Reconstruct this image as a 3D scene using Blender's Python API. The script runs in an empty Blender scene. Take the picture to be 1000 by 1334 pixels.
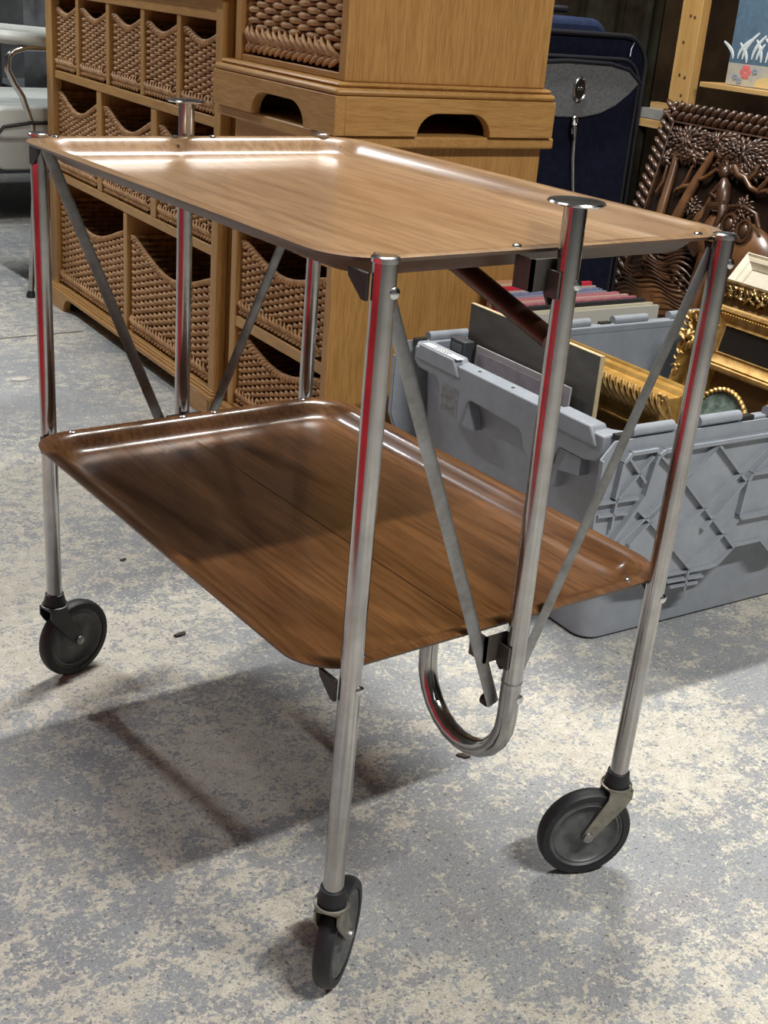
import bpy, bmesh, math, random
from mathutils import Vector, Matrix, Quaternion
random.seed(7)
PI = math.pi
sc = bpy.context.scene
COL = sc.collection
# ------------------------------------------------------------------ camera
cam = bpy.data.cameras.new('camera'); co = bpy.data.objects.new('camera', cam); COL.objects.link(co)
cam.sensor_fit = 'VERTICAL'; cam.sensor_height = 36.0; cam.lens = 36.0*1627.69/1334
cam.clip_start = 0.02; cam.clip_end = 60
yaw, pitch, roll = -0.6581, 0.3981, 0.0846
fw = Vector((-math.sin(yaw)*math.cos(pitch), math.cos(yaw)*math.cos(pitch), -math.sin(pitch)))
rt = fw.cross(Vector((0, 0, 1))).normalized(); up = rt.cross(fw)
r2 = math.cos(roll)*rt + math.sin(roll)*up; u2 = -math.sin(roll)*rt + math.cos(roll)*up
co.matrix_world = Matrix(((r2.x, u2.x, -fw.x, -0.5401), (r2.y, u2.y, -fw.y, -0.7266), (r2.z, u2.z, -fw.z, 0.877), (0, 0, 0, 1)))
sc.camera = co
# ------------------------------------------------------------------ world, lights, exposure
w = bpy.data.worlds.new('world'); sc.world = w; w.use_nodes = True
w.node_tree.nodes['Background'].inputs[0].default_value = (0.80, 0.90, 1.0, 1)
w.node_tree.nodes['Background'].inputs[1].default_value = 0.3

def area(name, loc, target, sx, sy, power, color=(1, 1, 1), spread=180):
    l = bpy.data.lights.new(name, 'AREA'); l.shape = 'RECTANGLE'; l.size = sx; l.size_y = sy
    l.energy = power; l.color = color; l.spread = math.radians(spread)
    o = bpy.data.objects.new(name, l); COL.objects.link(o); o.location = loc
    o.rotation_euler = (Vector(target)-Vector(loc)).to_track_quat('-Z', 'Y').to_euler()
    return o
area('front_tube_lamp', (0.42, -1.50, 2.70), (0.42, -1.50, 0.0), 0.95, 0.08, 106, (1.0, 0.98, 0.93))
area('rear_tube_lamp', (1.05, 1.17, 2.70), (1.05, 1.17, 0.0), 1.00, 0.08, 84, (1.0, 0.98, 0.93))
area('far_fill_light', (-0.4, 4.0, 2.90), (-0.4, 4.0, 0), 0.07, 1.5, 95, (0.93, 0.97, 1.0))  # added fill that brightens the far floor, no fixture seen
area('side_fill_light', (-1.2, 0.9, 2.90), (-1.2, 0.9, 0), 0.07, 1.5, 6, (0.96, 0.98, 1.0))  # weak fill added from the left, no fixture seen
area('back_fill_light', (-1.3, -2.6, 2.90), (-1.3, -2.6, 0), 0.07, 1.5, 9, (0.96, 0.98, 1.0))  # weak fill added from behind the camera, no fixture seen
sc.view_settings.view_transform = 'Standard'; sc.view_settings.look = 'None'
sc.view_settings.gamma = 1.0; sc.view_settings.use_curve_mapping = False
sc.view_settings.exposure = 0.0
sc.cycles.use_denoising = True
sc.cycles.max_bounces = 6; sc.cycles.diffuse_bounces = 3; sc.cycles.glossy_bounces = 4
sc.cycles.caustics_reflective = False; sc.cycles.caustics_refractive = False

# ------------------------------------------------------------------ materials
MATS = {}
def mat(name, color, rough=0.5, metal=0.0, var=0.0, vscale=20.0, color2=None, stretch=(1, 1, 1), bump=0.0,
        bscale=200.0, coat=0.0, spec=0.5, coatr=0.1, rvar=0.0, objrand=0.0):
    if name in MATS: return MATS[name]
    m = bpy.data.materials.new(name); m.use_nodes = True; nt = m.node_tree; b = nt.nodes['Principled BSDF']
    b.inputs['Roughness'].default_value = rough; b.inputs['Metallic'].default_value = metal
    b.inputs['Coat Weight'].default_value = coat; b.inputs['Coat Roughness'].default_value = coatr
    b.inputs['Specular IOR Level'].default_value = spec
    tc = nt.nodes.new('ShaderNodeTexCoord'); mp = nt.nodes.new('ShaderNodeMapping'); mp.inputs['Scale'].default_value = stretch
    nt.links.new(tc.outputs['Object'], mp.inputs[0])
    b.inputs['Base Color'].default_value = (*color, 1)
    if color2 is None and var > 0: color2 = tuple(c*(1-var) for c in color)
    if color2 is not None:
        n = nt.nodes.new('ShaderNodeTexNoise'); n.inputs['Scale'].default_value = vscale; n.inputs['Detail'].default_value = 6
        n.inputs['Roughness'].default_value = 0.65
        nt.links.new(mp.outputs[0], n.inputs[0])
        r = nt.nodes.new('ShaderNodeValToRGB'); r.color_ramp.elements[0].position = 0.36; r.color_ramp.elements[1].position = 0.64
        r.color_ramp.elements[0].color = (*color2, 1); r.color_ramp.elements[1].color = (*color, 1)
        nt.links.new(n.outputs[0], r.inputs[0]); nt.links.new(r.outputs[0], b.inputs['Base Color'])
        if rvar:
            mr = nt.nodes.new('ShaderNodeMapRange'); mr.inputs[3].default_value = rough+rvar; mr.inputs[4].default_value = rough
            nt.links.new(n.outputs[0], mr.inputs[0]); nt.links.new(mr.outputs[0], b.inputs['Roughness'])
    if bump:
        n2 = nt.nodes.new('ShaderNodeTexNoise'); n2.inputs['Scale'].default_value = bscale; n2.inputs['Detail'].default_value = 4
        nt.links.new(mp.outputs[0], n2.inputs[0])
        bp = nt.nodes.new('ShaderNodeBump'); bp.inputs['Strength'].default_value = bump; bp.inputs['Distance'].default_value = 0.002
        nt.links.new(n2.outputs[0], bp.inputs['Height']); nt.links.new(bp.outputs[0], b.inputs['Normal'])
    MATS[name] = m
    return m

def wood(name, light, dark, axis='z', scale=52, rough=0.42, spec=0.4, coat=0.0, coatr=0.1, ratio=22.0, pores=0.24, bump=0.15):
    """long-grained wood: coarse bands and fine pores stretched along one axis"""
    if name in MATS: return MATS[name]
    m = bpy.data.materials.new(name); m.use_nodes = True; nt = m.node_tree; b = nt.nodes['Principled BSDF']
    b.inputs['Roughness'].default_value = rough; b.inputs['Specular IOR Level'].default_value = spec
    b.inputs['Coat Weight'].default_value = coat; b.inputs['Coat Roughness'].default_value = coatr
    tc = nt.nodes.new('ShaderNodeTexCoord')
    def noise(k, sc_, det, rat):
        mp = nt.nodes.new('ShaderNodeMapping'); s = [1, 1, 1]; s['xyz'.index(axis)] = 1.0/rat
        mp.inputs['Scale'].default_value = s; mp.inputs['Location'].default_value = (k, k*1.7, k*.6)
        nt.links.new(tc.outputs['Object'], mp.inputs[0])
        n = nt.nodes.new('ShaderNodeTexNoise'); n.inputs['Scale'].default_value = sc_; n.inputs['Detail'].default_value = det
        n.inputs['Roughness'].default_value = 0.6; n.inputs['Distortion'].default_value = 0.3
        nt.links.new(mp.outputs[0], n.inputs[0]); return n
    n1 = noise(0.3, scale, 5, ratio*.45); n2 = noise(1.9, scale*9, 3, ratio)
    r = nt.nodes.new('ShaderNodeValToRGB'); r.color_ramp.elements[0].position = 0.33; r.color_ramp.elements[1].position = 0.67
    r.color_ramp.elements[0].color = (*dark, 1); r.color_ramp.elements[1].color = (*light, 1)
    nt.links.new(n1.outputs[0], r.inputs[0])
    r3 = nt.nodes.new('ShaderNodeValToRGB'); r3.color_ramp.elements[0].position = 0.38; r3.color_ramp.elements[1].position = 0.58
    v = 1-pores; r3.color_ramp.elements[0].color = (v, v*.95, v*.9, 1); r3.color_ramp.elements[1].color = (1, 1, 1, 1)
    nt.links.new(n2.outputs[0], r3.inputs[0])
    mx = nt.nodes.new('ShaderNodeMix'); mx.data_type = 'RGBA'; mx.blend_type = 'MULTIPLY'; mx.inputs[0].default_value = 1
    nt.links.new(r.outputs[0], mx.inputs[6]); nt.links.new(r3.outputs[0], mx.inputs[7]); nt.links.new(mx.outputs[2], b.inputs['Base Color'])
    if bump:
        bp = nt.nodes.new('ShaderNodeBump'); bp.inputs['Strength'].default_value = bump; bp.inputs['Distance'].default_value = 0.0008
        nt.links.new(n2.outputs[0], bp.inputs['Height']); nt.links.new(bp.outputs[0], b.inputs['Normal'])
    MATS[name] = m
    return m

OL, OD = (0.50, 0.278, 0.092), (0.435, 0.228, 0.070)
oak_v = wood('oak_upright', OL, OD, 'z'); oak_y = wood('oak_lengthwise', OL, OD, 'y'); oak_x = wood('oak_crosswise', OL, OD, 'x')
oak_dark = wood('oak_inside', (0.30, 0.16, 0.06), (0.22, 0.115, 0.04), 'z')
pine = wood('pine', (0.62, 0.40, 0.16), (0.48, 0.28, 0.095), 'z', scale=14, pores=0.12)
pine_y = wood('pine_lengthwise', (0.60, 0.40, 0.17), (0.46, 0.27, 0.10), 'y', scale=14, pores=0.12)
brown_board = wood('brown_board', (0.20, 0.105, 0.04), (0.12, 0.06, 0.025), 'y')
tray_top_m = wood('walnut_laminate_upper_haze', (0.35, 0.222, 0.120), (0.255, 0.145, 0.070), 'y', scale=13, rough=0.30, spec=0.55, coat=0.6, coatr=0.13, ratio=14, pores=0.28, bump=0.0)  # paler copy of the laminate: reflected haze put into its base colour
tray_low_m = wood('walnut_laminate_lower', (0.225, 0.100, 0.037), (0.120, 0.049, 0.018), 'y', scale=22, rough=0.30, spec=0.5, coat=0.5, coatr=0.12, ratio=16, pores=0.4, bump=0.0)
tray_under = mat('tray_underside', (0.13, 0.080, 0.052), 0.4, var=0.3)
wicker = mat('wicker', (0.54, 0.30, 0.12), 0.55, var=0.5, vscale=45, color2=(0.31, 0.145, 0.050), bump=0.2)
wicker_shade = mat('wicker_shaded_stake', (0.10, 0.045, 0.02), 0.7, var=0.4, vscale=60)  # stakes and base darkened: shade in the weave gaps put into colour
chrome = mat('chrome', (0.52, 0.51, 0.505), 0.10, 1.0, color2=(0.36, 0.35, 0.34), vscale=16, rvar=0.12)
chrome_bright = mat('chrome_bright', (0.78, 0.78, 0.78), 0.10, 1.0, color2=(0.6, 0.6, 0.6), vscale=40, rvar=0.15)
steel = mat('dull_steel', (0.42, 0.42, 0.42), 0.34, 1.0, color2=(0.27, 0.26, 0.25), vscale=45, rvar=0.2)
brace_m = mat('brace_steel', (0.36, 0.36, 0.37), 0.36, 1.0, color2=(0.24, 0.235, 0.23), vscale=40, rvar=0.15)
fork_m = mat('fork_steel', (0.36, 0.34, 0.29), 0.42, 1.0, color2=(0.22, 0.21, 0.18), vscale=50, rvar=0.2)
dark_metal = mat('dark_metal', (0.045, 0.042, 0.04), 0.45, 0.3, var=0.4)
bronze = mat('brown_tube', (0.13, 0.065, 0.045), 0.28, 0.8, var=0.3)
rubber = mat('black_rubber', (0.012, 0.014, 0.017), 0.55, var=0.4, vscale=90)
hub_m = mat('wheel_disc_grey', (0.075, 0.078, 0.078), 0.36, 0.35, color2=(0.13, 0.135, 0.135), vscale=60, rvar=0.2)
crate_m = mat('grey_crate_plastic', (0.285, 0.312, 0.350), 0.48, color2=(0.245, 0.268, 0.305), vscale=30, bump=0.08, bscale=500)
crate_in = mat('grey_crate_plastic_inside', (0.33, 0.36, 0.39), 0.5, var=0.1, vscale=12)
label_m = mat('sticker_white', (0.62, 0.65, 0.67), 0.5, var=0.15)
scuff_m = mat('scuffed_residue', (0.13, 0.13, 0.125), 0.7, color2=(0.29, 0.30, 0.32), vscale=120)
gold = mat('gold_leaf', (0.68, 0.42, 0.12), 0.32, 0.75, color2=(0.46, 0.26, 0.06), vscale=40, rvar=0.2)
gold_pale = mat('gold_pale', (0.74, 0.50, 0.20), 0.32, 0.7, color2=(0.45, 0.26, 0.08), vscale=60, rvar=0.2)
gold_dark = mat('gold_dark', (0.20, 0.13, 0.055), 0.38, 0.8, color2=(0.08, 0.05, 0.02), vscale=60, rvar=0.2)
cream = mat('cream_paint', (0.66, 0.60, 0.46), 0.4, var=0.15, vscale=30)
cream_in = mat('cream_linen', (0.60, 0.56, 0.46), 0.8, var=0.12, vscale=150)
ochre = mat('ochre_mat_board', (0.38, 0.19, 0.055), 0.6, var=0.25, vscale=20)
black_card = mat('black_card', (0.012, 0.010, 0.009), 0.4)
green_stone = mat('green_marbled_plate', (0.10, 0.16, 0.13), 0.3, color2=(0.32, 0.40, 0.35), vscale=90)
navy = mat('navy_fabric', (0.005, 0.0065, 0.016), 0.85, color2=(0.009, 0.011, 0.026), vscale=60, bump=0.3, bscale=700, spec=0.12)
navy_lt = mat('navy_fabric_light', (0.020, 0.030, 0.070), 0.7, var=0.3, vscale=60, bump=0.3, bscale=700, spec=0.12)
piping_m = mat('black_piping', (0.006, 0.006, 0.010), 0.5)
mesh_grey = mat('grey_ballistic_fabric', (0.17, 0.175, 0.183), 0.6, color2=(0.08, 0.083, 0.09), vscale=300, bump=0.4, bscale=600)
teak = mat('dark_carved_teak', (0.080, 0.036, 0.018), 0.34, color2=(0.032, 0.014, 0.007), vscale=18, spec=0.6, coat=0.25, coatr=0.25)
teak_deep = mat('dark_carved_teak_ground', (0.018, 0.009, 0.005), 0.6, var=0.4, spec=0.15)
teak_brown = mat('brown_carved_teak', (0.17, 0.078, 0.032), 0.32, color2=(0.07, 0.03, 0.013), vscale=14, spec=0.6, coat=0.3, coatr=0.25)
vinyl = mat('grey_vinyl', (0.43, 0.45, 0.43), 0.42, var=0.12, vscale=12, bump=0.1, bscale=400)
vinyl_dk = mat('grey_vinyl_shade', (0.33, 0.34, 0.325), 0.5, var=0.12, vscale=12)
charcoal = mat('charcoal_cloth', (0.060, 0.063, 0.068), 0.85, color2=(0.10, 0.105, 0.11), vscale=9)
board_m = mat('grey_brown_board', (0.125, 0.120, 0.105), 0.6, color2=(0.080, 0.078, 0.070), vscale=10, stretch=(1, 1, 3))
board_edge = mat('raw_board_edge', (0.55, 0.45, 0.27), 0.7, var=0.2)
debris_m = mat('brown_chip', (0.06, 0.04, 0.03), 0.8, var=0.4)

def print_mat():
    m = mat('mauve_print', (0.37, 0.315, 0.345), 0.6, color2=(0.29, 0.245, 0.275), vscale=35)
    return m

def floor_mat():
    m = bpy.data.materials.new('worn_painted_concrete'); m.use_nodes = True; nt = m.node_tree; b = nt.nodes['Principled BSDF']
    tc = nt.nodes.new('ShaderNodeTexCoord')
    def noise(s, d, r=0.6, off=0, dist=0.0):
        mp = nt.nodes.new('ShaderNodeMapping'); mp.inputs['Location'].default_value = (off, off*.7, 0)
        nt.links.new(tc.outputs['Object'], mp.inputs[0])
        n = nt.nodes.new('ShaderNodeTexNoise'); n.inputs['Scale'].default_value = s; n.inputs['Detail'].default_value = d
        n.inputs['Roughness'].default_value = r; n.inputs['Distortion'].default_value = dist
        nt.links.new(mp.outputs[0], n.inputs[0]); return n.outputs[0]
    def ramp(src, p0, p1, c0=(0, 0, 0), c1=(1, 1, 1)):
        r = nt.nodes.new('ShaderNodeValToRGB'); e = r.color_ramp.elements
        e[0].position = p0; e[1].position = p1; e[0].color = (*c0, 1); e[1].color = (*c1, 1)
        nt.links.new(src, r.inputs[0]); return r.outputs[0]
    def mix(f, a, c, mode='MIX'):
        x = nt.nodes.new('ShaderNodeMix'); x.data_type = 'RGBA'; x.blend_type = mode
        if isinstance(f, float): x.inputs[0].default_value = f
        else: nt.links.new(f, x.inputs[0])
        for i, v in ((6, a), (7, c)):
            if isinstance(v, tuple): x.inputs[i].default_value = (*v, 1)
            else: nt.links.new(v, x.inputs[i])
        return x.outputs[2]
    def math_(op, a, c):
        x = nt.nodes.new('ShaderNodeMath'); x.operation = op
        for i, v in ((0, a), (1, c)):
            if isinstance(v, float): x.inputs[i].default_value = v
            else: nt.links.new(v, x.inputs[i])
        return x.outputs[0]
    paint = mix(ramp(noise(5, 5, off=3), 0.35, 0.65), (0.240, 0.256, 0.275), (0.330, 0.343, 0.352))
    paint = mix(ramp(noise(9, 3, off=8), 0.5, 0.7), paint, (0.272, 0.268, 0.280))
    bare = mix(ramp(noise(60, 4, off=5), 0.35, 0.65), (0.46, 0.43, 0.365), (0.58, 0.55, 0.475))
    big = noise(2.4, 3, off=1.4); med = noise(34, 8, 0.75, off=2.2, dist=0.2); gr_ = noise(170, 4, 0.7, off=7)
    s = math_('ADD', math_('ADD', math_('MULTIPLY', big, 0.30), math_('MULTIPLY', med, 0.41)), math_('MULTIPLY', gr_, 0.31))
    patch = ramp(s, 0.508, 0.528)
    colr = mix(patch, paint, bare)
    fine = ramp(noise(150, 4, 0.7, off=4), 0.56, 0.62)
    colr = mix(math_('MULTIPLY', fine, 0.55), colr, bare)
    pits = ramp(noise(190, 2, 0.5, off=9), 0.30, 0.37, (1, 1, 1), (0, 0, 0))
    colr = mix(math_('MULTIPLY', pits, 0.75), colr, (0.085, 0.080, 0.075))
    grit = ramp(noise(420, 2, 0.5, off=12), 0.35, 0.65, (0.80, 0.80, 0.80), (1.14, 1.14, 1.14))
    colr = mix(1.0, colr, grit, 'MULTIPLY')
    nt.links.new(colr, b.inputs['Base Color'])
    b.inputs['Roughness'].default_value = 0.55; b.inputs['Specular IOR Level'].default_value = 0.35
    bp = nt.nodes.new('ShaderNodeBump'); bp.inputs['Strength'].default_value = 0.35; bp.inputs['Distance'].default_value = 0.002
    h = math_('ADD', math_('MULTIPLY', pits, -1.0), math_('MULTIPLY', noise(45, 5, off=6), 0.8))
    nt.links.new(h, bp.inputs['Height']); nt.links.new(bp.outputs[0], b.inputs['Normal'])
    return m

# ------------------------------------------------------------------ mesh helpers
class MB:
    def __init__(s): s.bm = bmesh.new()
    def box(s, x0, x1, y0, y1, z0, z1, M=None):
        P = [(x, y, z) for x in (x0, x1) for y in (y0, y1) for z in (z0, z1)]
        v = [s.bm.verts.new(M @ Vector(p) if M else p) for p in P]
        for f in ((0, 1, 3, 2), (4, 6, 7, 5), (0, 4, 5, 1), (2, 3, 7, 6), (0, 2, 6, 4), (1, 5, 7, 3)): s.bm.faces.new([v[i] for i in f])
        return s
    def prism(s, poly, d0, d1, plane='yz', M=None, cap=True):
        """poly in a plane, extruded along the third axis"""
        def P(a, b, d):
            p = {'yz': (d, a, b), 'xz': (a, d, b), 'xy': (a, b, d)}[plane]
            return M @ Vector(p) if M else Vector(p)
        lo = [s.bm.verts.new(P(a, b, d0)) for a, b in poly]; hi = [s.bm.verts.new(P(a, b, d1)) for a, b in poly]
        n = len(poly)
        if cap:
            s.bm.faces.new(lo); s.bm.faces.new(hi[::-1])
        for i in range(n): s.bm.faces.new((lo[i], hi[i], hi[(i+1) % n], lo[(i+1) % n]))
        return s
    def tube(s, pts, r, n=10, closed=False, flat=1.0, upv=None, caps=True):
        pts = [Vector(p) for p in pts]; m = len(pts); rings = []
        prev = None
        for i, p in enumerate(pts):
            a = pts[(i-1) % m] if (closed or i > 0) else p; b = pts[(i+1) % m] if (closed or i < m-1) else p
            t = (b-a).normalized()
            if prev is None:
                ref = Vector(upv) if upv else (Vector((0, 0, 1)) if abs(t.z) < 0.9 else Vector((1, 0, 0)))
                nrm = (ref - t*ref.dot(t)).normalized()
            else: nrm = (prev - t*prev.dot(t)).normalized()
            prev = nrm; bn = t.cross(nrm)
            rr = r[i] if isinstance(r, (list, tuple)) else r
            rings.append([s.bm.verts.new(p + nrm*rr*flat*math.cos(2*PI*k/n) + bn*rr*math.sin(2*PI*k/n)) for k in range(n)])
        for i in range(m if closed else m-1):
            A, B = rings[i], rings[(i+1) % m]
            for k in range(n): s.bm.faces.new((A[k], A[(k+1) % n], B[(k+1) % n], B[k]))
        if not closed and caps: s.bm.faces.new(rings[0][::-1]); s.bm.faces.new(rings[-1])
        return s
    def lathe(s, prof, n=32, M=None, close=False):
        rings = []
        for r, z in prof:
            rings.append([s.bm.verts.new((M or Matrix()) @ Vector((r*math.cos(2*PI*k/n), r*math.sin(2*PI*k/n), z))) for k in range(n)])
        L = len(rings)
        for i in range(L if close else L-1):
            A, B = rings[i], rings[(i+1) % L]
            for k in range(n): s.bm.faces.new((A[k], A[(k+1) % n], B[(k+1) % n], B[k]))
        if not close: s.bm.faces.new(rings[0][::-1]); s.bm.faces.new(rings[-1])
        return s
    def ball(s, c, rx, ry, rz, R=None, nu=8, nv=5):
        T = Matrix.Translation(c) @ (R.to_4x4() if R else Matrix()) @ Matrix.Diagonal((rx, ry, rz, 1))
        rings = []
        for i in range(1, nv):
            a = PI*i/nv
            rings.append([s.bm.verts.new(T @ Vector((math.sin(a)*math.cos(2*PI*k/nu), math.sin(a)*math.sin(2*PI*k/nu), math.cos(a)))) for k in range(nu)])
        t = s.bm.verts.new(T @ Vector((0, 0, 1))); b = s.bm.verts.new(T @ Vector((0, 0, -1)))
        for k in range(nu):
            s.bm.faces.new((t, rings[0][k], rings[0][(k+1) % nu])); s.bm.faces.new((b, rings[-1][(k+1) % nu], rings[-1][k]))
            for i in range(len(rings)-1): s.bm.faces.new((rings[i][k], rings[i+1][k], rings[i+1][(k+1) % nu], rings[i][(k+1) % nu]))
        return s
    def make(s, name, m, parent=None, smooth=35, bevel=0.0, seg=2, label=None, kind=None, loc=None, rot=None):
        bmesh.ops.recalc_face_normals(s.bm, faces=s.bm.faces)
        me = bpy.data.meshes.new(name); s.bm.to_mesh(me); s.bm.free()
        me.materials.append(m)
        o = bpy.data.objects.new(name, me); COL.objects.link(o)
        if smooth:
            me.shade_smooth(); me.set_sharp_from_angle(angle=math.radians(smooth))
        if bevel:
            b = o.modifiers.new('bevel', 'BEVEL'); b.width = bevel; b.segments = seg; b.limit_method = 'ANGLE'; b.angle_limit = math.radians(40)
        if parent: o.parent = parent
        if label: o['label'] = label
        if kind: o['kind'] = kind
        if loc is not None: o.location = loc
        if rot is not None: o.rotation_euler = rot
        return o

def thing(name, label, cat, loc=(0, 0, 0), rotz=0.0, group=None, rot=None):
    o = bpy.data.objects.new(name, None); COL.objects.link(o); o.empty_display_size = 0.05
    o.location = loc; o.rotation_euler = rot if rot else (0, 0, rotz)
    o['label'] = label; o['category'] = cat
    if group: o['group'] = group
    return o
def tag(o, label, cat, group=None):
    o['label'] = label; o['category'] = cat
    if group: o['group'] = group
    return o
def dup(root, loc, rotz, label, group=None):
    r = root.copy(); COL.objects.link(r); r.location = loc; r.rotation_euler = (0, 0, rotz); r['label'] = label
    if group: r['group'] = group
    for ch in list(root.children):
        c = ch.copy(); COL.objects.link(c); c.parent = r
        for g in list(ch.children):
            d = g.copy(); COL.objects.link(d); d.parent = c
    return r
def stile(bm_args, name, m, parent, bevel=0.0015):
    return MB().box(*bm_args).make(name, m, parent, bevel=bevel, smooth=30)

# ------------------------------------------------------------------ the room
ROT = math.radians(-4)
def Wp(base, x, y, z=0.0):
    return (base[0]+x*math.cos(ROT)-y*math.sin(ROT), base[1]+x*math.sin(ROT)+y*math.cos(ROT), z)
def struct(mb, name, m, **k):
    o = mb.make(name, m, **k); o['kind'] = 'structure'; return o
wall_m = mat('grey_wall', (0.17, 0.175, 0.18), 0.8, var=0.2, vscale=3)
dark_wall = mat('dark_wall', (0.030, 0.018, 0.008), 0.85, color2=(0.012, 0.007, 0.004), vscale=5, spec=0.08)
ceil_m = mat('pale_ceiling', (0.34, 0.34, 0.33), 0.8, var=0.1, vscale=3)
red_m = mat('red_paint', (0.55, 0.015, 0.03), 0.5)
struct(MB().box(-3.4, 3.4, -4.2, 6.6, -0.12, 0.0), 'floor', floor_mat(), smooth=0)
struct(MB().box(-3.5, 3.5, -4.3, 6.7, 3.0, 3.1), 'ceiling', ceil_m, smooth=0)
struct(MB().box(3.2, 3.3, -4.2, 6.6, 0, 3.0), 'wall_right', dark_wall, smooth=0)
struct(MB().box(-3.4, 3.4, 6.4, 6.5, 0, 3.0), 'wall_back', wall_m, smooth=0)
struct(MB().box(-3.4, 3.4, -4.2, -4.1, 0, 3.0), 'wall_front', wall_m, smooth=0)
struct(MB().box(-3.4, -3.3, -4.2, 6.6, 0, 3.0), 'wall_left', wall_m, smooth=0)
# saw joint across the slab by the far cabinet
struct(MB().prism([(-1.5, 2.275), (0.72, 2.222), (0.72, 2.228), (-1.5, 2.281)], 0.0002, 0.0012, 'xy'), 'trim_1', mat('joint_filler', (0.20, 0.17, 0.15), 0.9, var=0.3), smooth=0)

# ------------------------------------------------------------------ the tea trolley
T = thing('folding_tea_trolley', 'chrome framed folding tea trolley with two walnut-look laminate trays standing on the worn floor', 'trolley')

def rrect(x0, x1, y0, y1, r, n=10):
    pts = []
    for cx, cy, a0 in ((x1-r, y1-r, 0), (x0+r, y1-r, 90), (x0+r, y0+r, 180), (x1-r, y0+r, 270)):
        for k in range(n+1):
            a = math.radians(a0+90*k/n); pts.append((cx+r*math.cos(a), cy+r*math.sin(a)))
    return pts

def tray(name, x0, x1, y0, y1, zt, m, label, fold):
    # pressed laminate tray: flat lip, rolled slope, flat floor
    prof = [(0, 0), (0.004, 0.0008), (0.011, 0.0008), (0.0145, -0.0004), (0.018, -0.0030), (0.022, -0.0075), (0.026, -0.0120), (0.030, -0.0155), (0.035, -0.0178), (0.041, -0.0186), (0.05, -0.0188)]
    R = 0.052
    mb = MB(); rings = []
    for side in (0, 1):
        rr = []
        for d, z in (prof if side == 0 else [(a+0.0012, b-0.0030) for a, b in prof]):
            rr.append([mb.bm.verts.new((x, y, zt+z)) for x, y in rrect(x0+d, x1-d, y0+d, y1-d, max(R-d*.55, 0.02))])
        n = len(rr[0])
        for i in range(len(rr)-1):
            for k in range(n): mb.bm.faces.new((rr[i][k], rr[i][(k+1) % n], rr[i+1][(k+1) % n], rr[i+1][k]))
        mb.bm.faces.new(rr[-1]); rings.append(rr[0])
    n = len(rings[0])
    for k in range(n): mb.bm.faces.new((rings[0][k], rings[1][k], rings[1][(k+1) % n], rings[0][(k+1) % n]))
    o = mb.make(name, m, T, smooth=50, label=label)
    o.data.materials.append(tray_under)
    for p in o.data.polygons:
        if p.normal.z < -0.25: p.material_index = 1
    # lip screws
    for x, y in fold:
        MB().lathe([(0.0042, 0), (0.0040, 0.0010), (0.0026, 0.0019), (0.001, 0.0021)], 12, Matrix.Translation((x, y, zt+0.0008))).make('lip_screw', chrome_bright, o)
    return o
top = tray('upper_tray', -0.028, 0.418, 0.006, 0.658, 0.6925, tray_top_m, 'upper walnut-look tray, shiny, with reflected paleness put into its colour', [(-0.004+.012, 0.016), (0.362, 0.016), (0.145, 0.016), (0.018, 0.648), (0.372, 0.648), (0.165, 0.648), (0.215, 0.648)])
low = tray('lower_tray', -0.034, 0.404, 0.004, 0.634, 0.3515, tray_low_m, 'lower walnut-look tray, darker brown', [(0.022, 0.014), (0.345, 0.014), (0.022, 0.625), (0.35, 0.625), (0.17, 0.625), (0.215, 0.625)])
MB().prism([(0.168, 0.05), (0.1690, 0.05), (0.1690, 0.585), (0.168, 0.585)], 0.3330, 0.33315, 'xy').make('grain_seam', mat('seam', (0.06, 0.022, 0.01), 0.5), low)

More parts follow.
